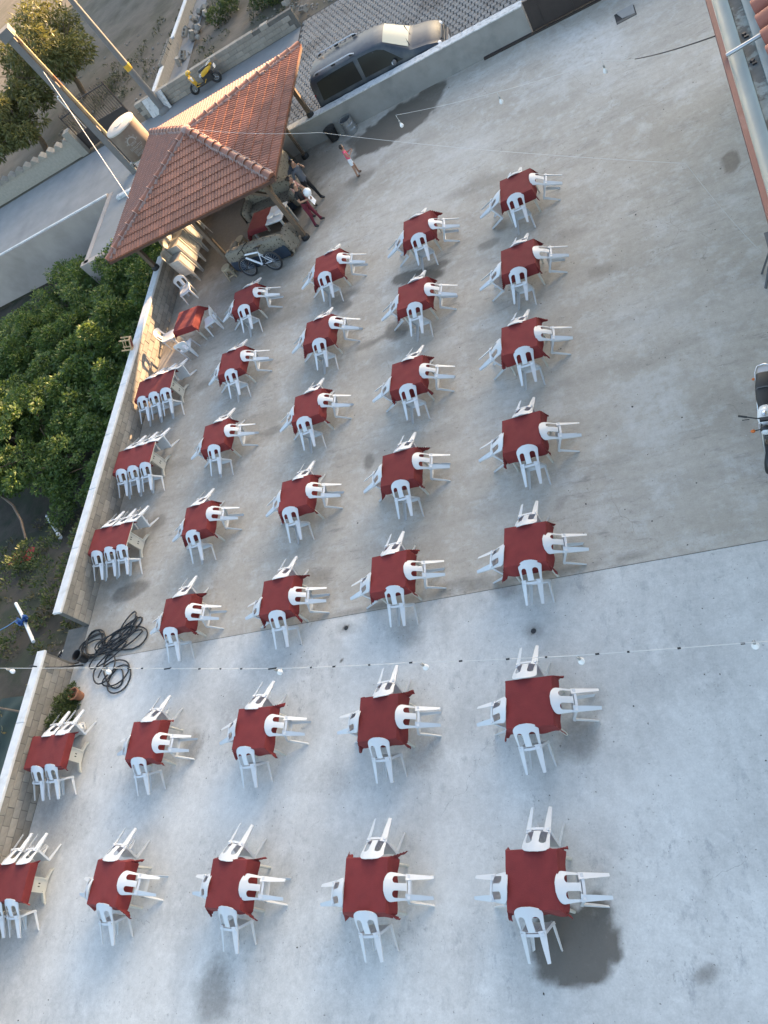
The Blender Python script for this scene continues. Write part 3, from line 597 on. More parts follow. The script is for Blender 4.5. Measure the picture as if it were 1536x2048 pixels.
# lateral chair offsets read off the photograph where they differ clearly: (side -> lateral shift)
for cn, lst in TABLES.items():
    for i, (x, y, rz) in enumerate(lst):
        pos = ORD[i] + '-from-street table, ' + COLN[cn]
        t = thing('square_table', 'cream plastic legs and top of the ' + pos, 'table', (x, y, -0.005 if y < 6.4 else 0), rz, 'square tables set out in rows')
        ob('tabletop', TM['top'], t); ob('apron', TM['apron'], t)
        for k in range(4): ob('leg', TM['leg'], t, (0, 0, 0), (0, 0, k * math.pi / 2))
        c = ob('tablecloth', CLOTHS[(i * 3 + len(cn) + ord(cn[1]) * 2) % 9], None, (x, y, (-0.005 if y < 6.4 else 0) + 0.002), (0, 0, rz + rt.choice([0, 1, 2, 3]) * math.pi / 2))
        tag(c, 'dark red tablecloth on the ' + pos, 'tablecloth', 'red cloths on the square tables')
        for a, sn in SIDES:
            lat = rt.uniform(-0.085, 0.085)
            if sn == 'left' : lat += 0.05
            tilted(x, y, a + rz, 0.40, lat, 'white chair tipped on ' + sn + ' side of ' + pos, 'white chairs tipped against the square tables', rt)
# long tables along the left wall
def ped_mesh():
    m_ = MB()
    m_.box((0, 0, 0.36), (0.03, 0.30, 0.66)); m_.box((0.018, 0, 0.62), (0.02, 0.34, 0.10))
    for s in (-1, 1):
        m_.box((0.017, s * 0.135, 0.36), (0.03, 0.03, 0.62))
        m_.beam((0.0, s * 0.10, 0.10), (0.03, s * 0.33, 0.025), 0.07, 0.05)
        m_.box((0.03, s * 0.335, 0.012), (0.09, 0.05, 0.03))
    return m_.mesh('pedestal_leg', m_wtable)
PED = ped_mesh()
SLOTM = MB().box((0, 0, 0), (0.004, 0.022, 0.05)).mesh('leg_slot', m_black)
WT = [(-15.83, 14.70, 1.46, 3, -0.01, 'first'), (-15.89, 12.12, 1.46, 3, -0.03, 'second'), (-15.98, 9.56, 1.46, 3, -0.04, 'third'), (-16.22, 4.00, 1.24, 2, -0.01, 'fourth'), (-16.36, 1.24, 1.28, 2, 0.02, 'fifth')]
for x, y, L, nc, rz, nm in WT:
    pos = nm + '-from-pavilion long table by the left wall'
    z0 = -0.005 if y < 6.4 else 0
    t = thing('long_table', 'cream pedestal legs and top of the ' + pos, 'table', (x, y, z0), rz, 'long tables along the left wall')
    MB().bbox((0, 0, 0.716), (L, 0.72, 0.034), 0.01).build('tabletop', m_wtable, t)
    MB().box((0, 0, 0.675), (L - 0.16, 0.60, 0.046)).build('apron', m_wtable, t)
    for s in (-1, 1):
        p = ob('pedestal_leg', PED, t, (s * (L / 2 - 0.20), 0, 0), (0, 0, 0 if s > 0 else math.pi))
        for yy in (-0.03, 0.03):
            for zc in (0.50, 0.24): ob('leg_slot', SLOTM, p, (0.017, yy, zc))
    ovr = (0.04, 0.17 if nc == 2 else 0.004, 0.16, 0.16)
    c = ob('tablecloth', cloth_mesh(40 + int(y), L / 2 - (0.012 if nc == 3 else -0.006), 0.364, ovr), None, (x, y, z0 + 0.001), (0, 0, rz))
    tag(c, 'red cloth on the ' + pos, 'tablecloth', 'red cloths on the long tables')
    for a, sn in ((math.pi / 2, 'far'), (-math.pi / 2, 'near')):
        for k in range(nc):
            off = (k - (nc - 1) / 2) * (0.47 if nc == 3 else 0.50) + (0.12 if nc == 3 else 0.10)
            if sn == 'near': off -= 0.06
            lat = -off if a > 0 else off
            wh = {3: ['wall-end', 'middle', 'outer'], 2: ['wall-end', 'outer']}[nc][k]
            tilted(x, y, a + rz, 0.36, lat, 'white ' + wh + ' chair tipped on ' + sn + ' side of ' + nm + '-from-pavilion long table', 'white chairs tipped against the long tables', rt, yaw=rt.uniform(-0.04, 0.04))
# sunlit table near the pavilion with upright chairs
t = thing('square_table', 'square table under sunlit orange-red cloth beside the left wall', 'table', (-15.19, 17.1, 0), -0.07, 'square tables set out in rows')
ob('tabletop', TM['top'], t); ob('apron', TM['apron'], t)
for k in range(4): ob('leg', TM['leg'], t, (0, 0, 0), (0, 0, k * math.pi / 2))
c = ob('tablecloth', cloth_mesh(77, ov=(0.25, 0.22, 0.22, 0.27)), None, (-15.19, 17.1, 0.002), (0, 0, -0.07)); tag(c, 'red cloth lit orange by low sun on the table nearest the pavilion and left wall', 'tablecloth')
chair((-15.98, 17.10, 0), (0, 0, R_(-86)), 'upright white chair between the left wall and the sunlit table, casting a shadow', 'upright white chairs')
chair((-14.68, 16.95, 0), (0, 0, R_(105)), 'upright white chair on the yard side of the sunlit table', 'upright white chairs')
chair((-15.33, 16.52, 0), (0, 0, R_(12)), 'upright white chair on the near side of the sunlit table', 'upright white chairs')
chair((-15.95, 18.86, 0), (0, 0, R_(197)), 'single upright white chair in front of the chair stacks', 'upright white chairs')
# ------------------------------------------------------------------ unseen houses added to shade the yard and shape the sun patch
m_plaster = M('cream_plaster', (0.55, 0.50, 0.42), 0.9, 0.08, 1.0)
m_glassd = M('dark_window_glass', (0.02, 0.025, 0.03), 0.08, 0.0)
def house(name, label, x0, x1, y0, y1, h, storeys):
    t = thing(name, label, 'building', (x0, y0, 0)); L, D = x1 - x0, y1 - y0
    MB().box((L / 2, D / 2, h / 2), (L, D, h)).build('wall', m_plaster, t)
    MB().box((L / 2, D / 2, h + 0.1), (L + 0.5, D + 0.5, 0.2)).build('roof', m_concpole, t)
    wm = MB().box((0, 0, 0), (1.4, 0.06, 1.5)).mesh('window', m_coping); pm = MB().box((0, -0.035, 0), (1.2, 0.02, 1.3)).mesh('pane', m_glassd)
    n = int(L / 3.6)
    for s in range(storeys):
        for i in range(n):
            wd = ob('window', wm, t, ((i + 0.5) * L / n, -0.03, (s + 0.55) * h / storeys)); ob('pane', pm, wd)
house('tall_shade_house', 'unseen tall cream house added across the street to shade the yard', 4.9, 42, 45, 57, 13.0, 4)
house('low_shade_house', 'unseen low cream house row added behind the field to trim the sun', -30, 6.6, 60, 69, 6.0, 2)

# ------------------------------------------------------------------ pavilion
PX0, PX1, PY0, PY1, ZE, ZA = -17.55, -10.95, 19.25, 25.95, 2.35, 3.22
ax, ay = (PX0 + PX1) / 2, (PY0 + PY1) / 2
pav = thing('pavilion', 'open pavilion with hipped red tile roof on wooden posts', 'pavilion', (ax, ay, 0))
hx, hy, rise = (PX1 - PX0) / 2, (PY1 - PY0) / 2, ZA - ZE
AP = Vector((0, 0, ZA))
cs = [Vector((-hx, -hy, ZE)), Vector((hx, -hy, ZE)), Vector((hx, hy, ZE)), Vector((-hx, hy, ZE))]
dk = MB().add(cs + [AP], [(0, 1, 4), (1, 2, 4), (2, 3, 4), (3, 0, 4)]); dk.add([c - Vector((0, 0, 0.06)) for c in cs] + [AP - Vector((0, 0, 0.06))], [(1, 0, 4), (2, 1, 4), (3, 2, 4), (0, 3, 4)])
dk.build('roof_deck', m_tiledeck, pav)
def tile_geo():
    us = [0, 0.02, 0.045, 0.07, 0.095, 0.12, 0.14, 0.165, 0.19, 0.215, 0.24]; hs = [0.012, 0.034, 0.042, 0.034, 0.010, 0.010, 0.034, 0.042, 0.034, 0.010, 0.012]
    vs = []; n = len(us)
    for v, lift in ((-0.03, 0.030), (0.36, 0.0)):
        for u, h in zip(us, hs): vs.append((u - 0.12, v, h + lift))
    for u, h in zip(us, hs): vs.append((u - 0.12, -0.03, 0.0))
    fs = [(i, i + 1, n + i + 1, n + i) for i in range(n - 1)] + [(i + 1, i, 2 * n + i, 2 * n + i + 1) for i in range(n - 1)]
    return vs, fs
TV, TF = tile_geo()
tile_me = MB().add(TV, TF).mesh('roof_tile', m_tile, 40)
def tiles(a, b, single):
    """tiles on the face with eave a->b and the apex; single: each tile an object"""
    U = (b - a).normalized(); L = (b - a).length; mid = (a + b) / 2; Vv = (AP - mid); H = Vv.length; Vv.normalize(); N = U.cross(Vv).normalized()
    if N.z < 0: N = -N
    acc = MB(); k = 0; rows = 11; ex = H / rows; r = random.Random(int(abs(a.x * 10 + b.y)))
    for j in range(rows):
        v = -0.05 + j * ex; wrow = L * (1 - (v + 0.10) / H); n = int(wrow / 0.235)
        if n < 1: continue
        for i in range(n):
            u = (i - (n - 1) / 2) * 0.237
            p = mid + U * u + Vv * v + N * 0.004
            mt = Matrix((( U.x, Vv.x, N.x, p.x), (U.y, Vv.y, N.y, p.y), (U.z, Vv.z, N.z, p.z), (0, 0, 0, 1))) @ Matrix.Rotation(r.uniform(-0.012, 0.012), 4, 'Z')
            if single: o = ob('roof_tile', tile_me, pav); o.matrix_local = mt; k += 1
            else: i0 = len(acc.v); acc.add(TV, TF); acc.xf(mt, i0)
    if not single: o = acc.build('roof_tiles', m_tile, pav, 40); o['kind'] = 'stuff'
    return k
tiles(cs[0], cs[1], True); tiles(cs[1], cs[2], True); tiles(cs[2], cs[3], False); tiles(cs[3], cs[0], False)
# ridge caps and lumpy mortar along the four hips
capg = []
for q, rr_ in ((0, 0.125), (0.44, 0.098)):
    for k in range(9): a = math.pi * k / 8; capg.append((math.cos(a) * rr_, q, math.sin(a) * rr_ * 0.9))
capf = [(k, k + 1, 9 + k + 1, 9 + k) for k in range(8)] + [tuple(range(9))]
cap_me = MB().add(capg, capf).mesh('ridge_cap', m_tile, 50)
rr = random.Random(4)
for c in cs:
    d = (AP - c); L = d.length; d.normalize(); sx = d.cross(Vector((0, 0, 1))).normalized(); N = sx.cross(d).normalized()
    n = int(L / 0.40)
    for i in range(n):
        p = c + d * (0.0 + i * (L - 0.42) / (n - 1)) + N * 0.035
        o = ob('ridge_cap', cap_me, pav); o.matrix_local = Matrix(((sx.x, d.x, N.x, p.x), (sx.y, d.y, N.y, p.y), (sx.z, d.z, N.z, p.z), (0, 0, 0, 1)))
    mm = MB(); K = 70; vs_ = []
    for i in range(K + 1):
        p = c + d * (0.06 + (L - 0.08) * i / K); wl, wr = 0.15 + rr.uniform(-0.03, 0.045), 0.15 + rr.uniform(-0.03, 0.045)
        vs_ += [p - sx * wl - N * 0.02, p - sx * wl * 0.8 + N * (0.075 + rr.uniform(-.012, .016)), p + sx * wr * 0.8 + N * (0.075 + rr.uniform(-.012, .016)), p + sx * wr - N * 0.02]
    mm.add(vs_, [(i * 4 + k, i * 4 + k + 1, i * 4 + 5 + k, i * 4 + 4 + k) for i in range(K) for k in range(3)]); mm.build('cap_mortar', m_capmortar, pav, 60)
    # collars of mortar between the caps
    for i in range(1, n):
        p = c + d * (i * (L - 0.42) / (n - 1)) + N * 0.035
        col = MB().tube([p + (sx * math.cos(math.pi * k / 8) * 0.132 + N * math.sin(math.pi * k / 8) * 0.122) for k in range(9)], 0.014, 5); col.build('mortar_collar', m_capmortar, pav)
MB().ell((0, 0, ZA + 0.04), (0.2, 0.2, 0.1), 12, 6).build('apex_mortar', m_capmortar, pav, 60)
# fascia, beams, posts
for (a, b) in ((0, 1), (1, 2), (2, 3), (3, 0)):
    A, B = cs[a], cs[b]; n = (A + B).normalized(); n.z = 0; n.normalize()
    d = (B - A).normalized() * 0.03
    MB().beam(A - Vector((0, 0, 0.05)) + n * 0.02 - d, B - Vector((0, 0, 0.05)) + n * 0.02 + d, 0.03, 0.15).build('fascia_board', m_woodd, pav)
    MB().beam(A * 0.9 + Vector((0, 0, 0.1 * ZE - 0.10)), B * 0.9 + Vector((0, 0, 0.1 * ZE - 0.10)), 0.10, 0.12).build('eave_beam', m_wood, pav)
def post(x, y, z0, z1=2.32, s=0.13):
    p = MB().box((x - ax, y - ay, (z0 + z1) / 2), (s, s, z1 - z0)).build('post', m_wood, pav)
    MB().lathe([(0.13, 0), (0.13, 0.10), (0.10, 0.14)], (x - ax, y - ay, z0), 12).build('post_base', m_black, p)
for a in ((-11.45, 19.48, 0), (-14.25, 19.55, 0), (-16.96, 19.95, 0.99), (-11.3, 24.42, 0.9), (-12.05, 23.85, 0, 2.32, 0.09), (-16.96, 24.40, 0.9), (-14.25, 24.42, 0.9)): post(*a)
for s in (-1, 1):
    MB().beam((s * 0.3 + 2.8, -3.1, 1.85), (s * 0.3 + 2.8, -3.1, 1.86), 0.02, 0.02)
MB().beam((-11.45 - ax, 19.48 - ay, 1.75), (-12.1 - ax, 19.48 - ay, 2.25), 0.09, 0.09).build('brace', m_wood, pav)
MB().beam((-11.45 - ax, 19.48 - ay, 1.75), (-11.45 - ax, 20.1 - ay, 2.25), 0.09, 0.09).build('brace', m_wood, pav)

# ------------------------------------------------------------------ stacks of chairs by the wall
NUM = ORD + ['thirteenth', 'fourteenth', 'fifteenth', 'sixteenth', 'seventeenth']
for s in range(5):
    y = 19.99 + 0.485 * s; n = 12 if s == 0 else 15 + (s % 2)
    for k in range(n):
        lab = 'white chair, %s from the floor in the %s-from-front stack' % (NUM[k], ORD[s])
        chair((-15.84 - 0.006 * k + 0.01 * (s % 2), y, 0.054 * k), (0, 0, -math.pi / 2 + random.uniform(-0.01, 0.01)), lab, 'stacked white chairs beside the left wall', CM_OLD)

# ------------------------------------------------------------------ sofas, tables and stools under the roof
def floral():
    m = bpy.data.materials.new('floral_cover'); m.use_nodes = True; t = m.node_tree; n = t.nodes; l = t.links; b = n['Principled BSDF']; b.inputs['Roughness'].default_value = 0.9
    tc = n.new('ShaderNodeTexCoord'); v = n.new('ShaderNodeTexVoronoi'); v.inputs['Scale'].default_value = 11; l.new(tc.outputs['Object'], v.inputs['Vector'])
    nz = n.new('ShaderNodeTexNoise'); nz.inputs['Scale'].default_value = 22; l.new(tc.outputs['Object'], nz.inputs['Vector'])
    ad = n.new('ShaderNodeMath'); ad.operation = 'MULTIPLY_ADD'; l.new(nz.outputs[0], ad.inputs[0]); ad.inputs[1].default_value = 0.5; l.new(v.outputs['Distance'], ad.inputs[2])
    r = n.new('ShaderNodeMapRange'); r.inputs[1].default_value = 0.44; r.inputs[2].default_value = 0.60; l.new(ad.outputs[0], r.inputs[0])
    mx = n.new('ShaderNodeMix'); mx.data_type = 'RGBA'; l.new(r.outputs[0], mx.inputs[0]); mx.inputs[6].default_value = (0.05, 0.042, 0.032, 1); mx.inputs[7].default_value = (0.185, 0.165, 0.13, 1); l.new(mx.outputs[2], b.inputs['Base Color'])
    return m
m_floral = floral(); m_navy = M('navy_upholstery', (0.018, 0.03, 0.05), 0.8, 0.1, 6)
def sofa(label, loc, rz, L, D=0.85):
    """facing +Y"""
    t = thing('sofa', label, 'sofa', loc, rz, 'flower-patterned sofas under the roof')
    def soft(c, d, name, mat, seed):
        m_ = MB(); nx, ny, nz_ = 12, 5, 4; 
        bm = bmesh.new(); bmesh.ops.create_cube(bm, size=1.0); bmesh.ops.subdivide_edges(bm, edges=bm.edges, cuts=5, use_grid_fill=True)
        for v in bm.verts:
            p = v.co; q = Vector((p.x * 2, p.y * 2, p.z * 2)); f = 1.0 - 0.05 * (abs(q.x) ** 4 * abs(q.y) ** 4 + abs(q.x) ** 4 * abs(q.z) ** 4 + abs(q.y) ** 4 * abs(q.z) ** 4) * 1.6
            w = Vector((p.x * d[0] * f, p.y * d[1] * f, p.z * d[2] * f)); w += Vector((0.012 * noise.noise(w * 6 + Vector((seed, 0, 0))), 0.018 * noise.noise(w * 5 + Vector((0, seed, 0))), 0.018 * noise.noise(w * 5 + Vector((0, 0, seed)))))
            v.co = w + Vector(c)
        me = bpy.data.meshes.new(name); bm.to_mesh(me); bm.free(); me.materials.append(mat); me.polygons.foreach_set('use_smooth', [True] * len(me.polygons))
        return ob(name, me, t)
    soft((0, -D / 2 + 0.05, 0.30), (L - 0.1, 0.06, 0.5), 'back_panel', m_navy, 1)
    soft((0, 0.02, 0.22), (L - 0.12, D - 0.1, 0.34), 'base', m_navy, 2)
    soft((0, 0.08, 0.42), (L - 0.40, D - 0.22, 0.18), 'seat_cushion', m_floral, 3)
    soft((0, -D / 2 + 0.16, 0.62), (L - 0.10, 0.30, 0.46), 'backrest', m_floral, 4)
    for s in (-1, 1): soft((s * (L / 2 - 0.11), 0.03, 0.42), (0.24, D - 0.06, 0.56), 'armrest', m_floral, 5 + s)
    for s in (-1, 1): MB().box((s * (L / 2 - 0.15), -D / 2 + 0.12, 0.03), (0.08, 0.08, 0.06)).build('foot', m_wood, t)
    # loose end of the cover hanging over one arm, in folds
    m_ = MB(); vs_ = []; K = 15
    for i in range(K):
        a = i / (K - 1); wob = 0.03 * math.sin(a * 22)
        vs_ += [(L / 2 - 0.03, -D / 2 + 0.05 + a * (D - 0.1), 0.70), (L / 2 + 0.035 + wob * 0.3, -D / 2 + 0.03 + a * (D - 0.06), 0.62), (L / 2 + 0.09 + wob, -D / 2 - 0.02 + a * D, 0.14 + 0.05 * math.sin(a * 9))]
    m_.add(vs_, [(i * 3 + k, i * 3 + k + 1, i * 3 + 4 + k, i * 3 + 3 + k) for i in range(K - 1) for k in range(2)]); m_.build('hanging_cover', m_floral, t, 60)
    return t
sofa('flower-patterned sofa with navy back behind the white bicycle', (-12.88, 19.42, 0), R_(-9), 2.35)
sofa('flower-patterned sofa behind the white table, under the roof', (-12.75, 21.55, 0), R_(172), 2.2)
sofa('flower-patterned sofa at the yard edge of the roof, behind the standing people', (-12.75, 22.75, 0), R_(92), 1.7)
t = thing('square_table', 'bare white plastic table half covered with red cloth under the pavilion roof', 'table', (-12.55, 20.32, 0), R_(-8))
MB().bbox((0, 0, 0.72), (1.35, 0.8, 0.035), 0.01).build('tabletop', m_coping, t); MB().box((0, 0, 0.67), (1.2, 0.66, 0.06)).build('apron', m_wtable, t)
for sx in (-1, 1):
    for sy in (-1, 1): MB().box((sx * 0.58, sy * 0.33, 0.34), (0.06, 0.05, 0.68)).build('leg', m_wtable, t)
me_ = cloth_mesh(91, 0.36, 0.41, (0.30, 0.002, 0.18, 0.18))
c = ob('tablecloth', me_, None, (-12.88, 20.36, 0.012), (0, 0, R_(-8))); tag(c, 'bunched red cloth on the white table under the pavilion roof', 'tablecloth')
m_dish = M('glass_dish', (0.65, 0.68, 0.72), 0.1, 0.0)
for i, (dx, lab) in enumerate(((-12.40, 'clear plate on the white table nearer the red cloth'), (-12.12, 'clear plate on the white table nearer the roof post'))):
    o = MB().lathe([(0.05, 0.0), (0.06, 0.004), (0.13, 0.022), (0.135, 0.026), (0.06, 0.010), (0.0, 0.008)], (0, 0, 0), 20, cap=False).build('plate', m_dish, None, 60); o.location = (dx, 20.22, 0.738); tag(o, lab, 'plate')
m_beige = M('beige_plastic', (0.33, 0.27, 0.18), 0.5, 0.08, 5)
def stool(label, loc, rz):
    t = thing('plastic_stool', label, 'stool', loc, rz)
    MB().lathe([(0.0, 0.445), (0.10, 0.45), (0.155, 0.445), (0.165, 0.43), (0.165, 0.40)], (0, 0, 0), 18, cap=False).build('seat', m_beige, t, 50)
    for k in range(4):
        a = k * math.pi / 2 + math.pi / 4
        m_ = MB().beam((0.13 * math.cos(a), 0.13 * math.sin(a), 0.42), (0.20 * math.cos(a), 0.20 * math.sin(a), 0.0), 0.055, 0.03, (math.cos(a), math.sin(a), 0)); m_.build('leg', m_beige, t)
    for k in range(4):
        a = k * math.pi / 2
        p = [(0.17 * math.cos(a - 0.75), 0.17 * math.sin(a - 0.75), 0.12), (0.17 * math.cos(a + 0.75), 0.17 * math.sin(a + 0.75), 0.12)]
        MB().beam(p[0], p[1], 0.02, 0.05).build('stretcher', m_beige, t)
        MB().beam((p[0][0] * 0.82, p[0][1] * 0.82, 0.36), (p[1][0] * 0.82, p[1][1] * 0.82, 0.36), 0.02, 0.07).build('side_panel', m_beige, t)
    return t
stool('beige plastic stool beside the bicycle front wheel', (-14.30, 19.22, 0), 0.2)
stool('beige plastic stool mostly hidden behind the front sofa, seat lit by the sun', (-13.95, 20.35, 0), 0.5)
ws = thing('wooden_stool', 'small wooden stool with red woven seat lying on the white wall coping', 'stool', (-16.99, 16.42, 1.0), 0.25)
m_woodl = M('light_wood', (0.42, 0.29, 0.16), 0.7, 0.12, 8); m_redw = M('red_webbing', (0.13, 0.02, 0.02), 0.9, 0.15, 20)
# lying on its side: seat plane vertical-ish, tilted to the yard
i0 = Matrix.Rotation(R_(-62), 4, 'Y') @ Matrix.Rotation(R_(20), 4, 'Z')
def wpart(m_, name, mat): m_.xf(i0); m_.xf(Matrix.Translation((0.10, 0, 0.17))); m_.build(name, mat, ws)
for s in (-1, 1):
    wpart(MB().box((s * 0.155, 0, 0), (0.04, 0.35, 0.04)), 'seat_rail', m_woodl); wpart(MB().box((0, s * 0.155, 0), (0.27, 0.04, 0.04)), 'seat_rail', m_woodl)
wpart(MB().box((0, 0, 0.0), (0.275, 0.275, 0.02)), 'woven_seat', m_redw)
for sx in (-1, 1):
    for sy in (-1, 1): wpart(MB().box((sx * 0.155, sy * 0.155, 0.16), (0.034, 0.034, 0.30)), 'leg', m_woodl)
wpart(MB().box((0, 0.155, 0.2), (0.28, 0.022, 0.022)), 'stretcher', m_woodl); wpart(MB().box((0, -0.155, 0.2), (0.28, 0.022, 0.022)), 'stretcher', m_woodl)
# ------------------------------------------------------------------ vegetation
def leaf_mat(name, c1, c2, tl=0.35):
    m = bpy.data.materials.new(name); m.use_nodes = True; t = m.node_tree; n = t.nodes; l = t.links; n.remove(n['Principled BSDF'])
    g = n.new('ShaderNodeNewGeometry'); mx = n.new('ShaderNodeMix'); mx.data_type = 'RGBA'; l.new(g.outputs['Random Per Island'], mx.inputs[0]); mx.inputs[6].default_value = (*c1, 1); mx.inputs[7].default_value = (*c2, 1)
    p = n.new('ShaderNodeBsdfPrincipled'); p.inputs['Roughness'].default_value = 0.55; l.new(mx.outputs[2], p.inputs['Base Color'])
    tr = n.new('ShaderNodeBsdfTranslucent'); br = n.new('ShaderNodeHueSaturation'); br.inputs['Value'].default_value = 1.3; br.inputs['Hue'].default_value = 0.48; l.new(mx.outputs[2], br.inputs['Color']); l.new(br.outputs[0], tr.inputs['Color'])
    ms = n.new('ShaderNodeMixShader'); ms.inputs[0].default_value = tl; l.new(p.outputs[0], ms.inputs[1]); l.new(tr.outputs[0], ms.inputs[2])
    l.new(ms.outputs[0], n['Material Output'].inputs['Surface']); return m
m_leaf = leaf_mat('citrus_leaf', (0.040, 0.078, 0.016), (0.105, 0.165, 0.034))
m_leaf2 = leaf_mat('feathery_leaf', (0.06, 0.070, 0.018), (0.14, 0.14, 0.04))
m_weed = leaf_mat('weed_leaf', (0.035, 0.055, 0.018), (0.09, 0.12, 0.035))
m_bark = M('bark', (0.12, 0.085, 0.055), 0.9, 0.25, 9, bump=0.5)
def leaves(npr, centres, n, size, seed, up=0.25, droop=0.0, aspect=0.45):
    """leaf quads clustered round the given centres (x, y, z, r)"""
    r = np.random.RandomState(seed); wts = np.array([c[3] ** 2 for c in centres]); wts /= wts.sum()
    idx = r.choice(len(centres), n, p=wts); cc = np.array(centres)[idx]
    d = r.normal(size=(n, 3)); d /= np.linalg.norm(d, axis=1)[:, None]
    rad = cc[:, 3] * (0.45 + 0.6 * r.rand(n) ** 0.55)
    pos = cc[:, :3] + d * rad[:, None] * np.array([1, 1, 0.8])
    ax = d * 0.6 + r.normal(size=(n, 3)) * 0.55; ax[:, 2] += up - droop; ax /= np.linalg.norm(ax, axis=1)[:, None]
    sd = np.cross(ax, r.normal(size=(n, 3))); sd /= np.linalg.norm(sd, axis=1)[:, None] + 1e-9
    L = size * (0.6 + 0.8 * r.rand(n)); W = L * aspect
    a = pos; b = pos + ax * (L * 0.5)[:, None] + sd * (W * 0.5)[:, None]; c = pos + ax * L[:, None]; e = pos + ax * (L * 0.5)[:, None] - sd * (W * 0.5)[:, None]
    co = np.stack([a, b, c, e], 1).reshape(-1, 3)
    me = bpy.data.meshes.new('crown'); me.vertices.add(4 * n); me.vertices.foreach_set('co', co.ravel())
    me.loops.add(4 * n); me.loops.foreach_set('vertex_index', np.arange(4 * n, dtype=np.int32)); me.polygons.add(n)
    me.polygons.foreach_set('loop_start', np.arange(0, 4 * n, 4, dtype=np.int32)); me.polygons.foreach_set('loop_total', np.full(n, 4, dtype=np.int32)); me.update(); return me
def crown_centres(seed, R, H, n):
    r = random.Random(seed); out = []
    for i in range(n):
        a = r.uniform(0, 6.283); q = R * math.sqrt(r.random()); z = H * (0.25 + 0.75 * r.random()) * (1 - 0.45 * (q / R) ** 2)
        out.append((q * math.cos(a), q * math.sin(a), z, r.choice([0.16, 0.2, 0.26, 0.34, 0.42]) * R / 1.5))
        if r.random() < 0.35: out.append((q * math.cos(a) * 1.12, q * math.sin(a) * 1.12, z + r.uniform(0.1, 0.45), r.uniform(0.08, 0.16)))
    return out
def trunk_mesh(seed, R, H, th):
    r = random.Random(seed); m_ = MB()
    m_.tube([(0, 0, -0.15), (0.05, 0.02, th * 0.5), (0.02, 0.05, th)], [0.09, 0.075, 0.06], 8)
    for i in range(6):
        a = i * 1.05 + r.uniform(-.3, .3); q = R * r.uniform(0.4, 0.8)
        m_.tube([(0.02, 0.05, th - 0.05), (q * 0.4 * math.cos(a), q * 0.4 * math.sin(a), th + H * 0.3), (q * math.cos(a), q * math.sin(a), th + H * r.uniform(0.45, 0.8))], [0.045, 0.03, 0.012], 6)
    return m_.mesh('trunk', m_bark, 50)
CR = []
for s in range(5):
    R = 1.55 + 0.12 * s; me = leaves(0, crown_centres(s, R, 2.0, 44), 14000, 0.115, s, aspect=0.5); me.materials.append(m_leaf); CR.append((me, trunk_mesh(s, R, 2.0, 0.7)))
gt_ = [(-18.6, 20.6, 0.95), (-18.7, 18.4, 0.95), (-18.8, 16.2, 0.9), (-18.6, 14.3, 0.75), (-20.9, 22.2, 0.95), (-20.9, 19.6, 1.05), (-21.2, 17.2, 1.05), (-21.0, 14.9, 1.0), (-20.6, 12.9, 0.72),
       (-23.3, 23.6, 0.95), (-23.5, 21.2, 1.0), (-23.6, 18.7, 1.1), (-23.7, 16.3, 1.15), (-23.4, 14.3, 0.9), (-26.0, 24.6, 0.9), (-26.2, 22.2, 0.95), (-26.4, 19.7, 1.1), (-26.3, 17.2, 1.1), (-28.8, 23.4, 0.9), (-29.0, 20.8, 1.1), (-18.9, 22.9, 0.85), (-21.0, 24.0, 1.0)]
place = ['nearest the pavilion corner', 'beside the sunlit stretch of wall', 'behind the wooden stool on the wall', 'nearest the long tables', 'below the left roof corner', 'second from the wall, sunlit top', 'in the middle of the shrubbery, yellowish top', 'second from the wall, in front of the stool', 'at the front edge of the shrubbery near the white pipe',
 'under the retaining wall near the roof', 'in the dark middle of the shrubbery', 'with bright sunlit tips left of the stool', 'largest, on the sunlit diagonal of the shrubbery', 'at the front left of the shrubbery', 'at the foot of the retaining wall', 'in shade below the retaining wall', 'at the left edge with bright sunlit leaves', 'at the left edge above the bare soil', 'at the far left foot of the retaining wall', 'at the far left edge of the picture, sunlit', 'squeezed between pavilion and retaining wall', 'against the pad wall under the roof']
rg = random.Random(9)
for i, (x, y, s) in enumerate(gt_):
    if i in (8, 13): continue
    z = gz(x, y); me, tr = CR[i % 5]
    t = thing('leafy_shrub', 'dense green leafy shrub tree ' + place[i], 'shrub', (x, y, z), rg.uniform(0, 6.28), 'green shrub trees in the sunken garden'); q = rg.uniform(1.12, 1.3); t.scale = (s * q, s * rg.uniform(1.1, 1.3), s * rg.uniform(0.75, 1.0))
    ob('trunk', tr, t); ob('crown', me, t, (0, 0, 0.65))
# larger trees at the upper left beyond the street
def big_tree(label, loc, R, H, th, seed, n):
    t = thing('feathery_tree', label, 'tree', loc, 0, 'trees behind the zigzag wall')
    me = leaves(0, crown_centres(seed, R, H, 46), n, 0.26, seed, droop=0.8, aspect=0.26); me.materials.append(m_leaf2); ob('crown', me, t, (0, 0, th - 0.2))
    m_ = MB().tube([(0, 0, -0.1), (0.2, 0.1, th * 0.5), (0.1, 0.3, th), (0.1, 0.2, th + H * 0.5)], [0.17, 0.15, 0.12, 0.05], 8)
    r = random.Random(seed)
    for k in range(8):
        a = k * 0.8 + r.uniform(-.3, .3); q = R * r.uniform(0.5, 0.85); m_.tube([(0.1, 0.3, th - 0.3), (q * 0.5 * math.cos(a), q * 0.5 * math.sin(a), th + H * 0.25), (q * math.cos(a), q * math.sin(a), th + H * r.uniform(0.2, 0.6))], [0.07, 0.045, 0.015], 6)
    m_.build('trunk', m_bark, t, 50)
big_tree('large feathery tree with sunlit leaves at the top left corner', (-29.2, 40.6, 0), 3.1, 3.4, 1.3, 11, 13000)
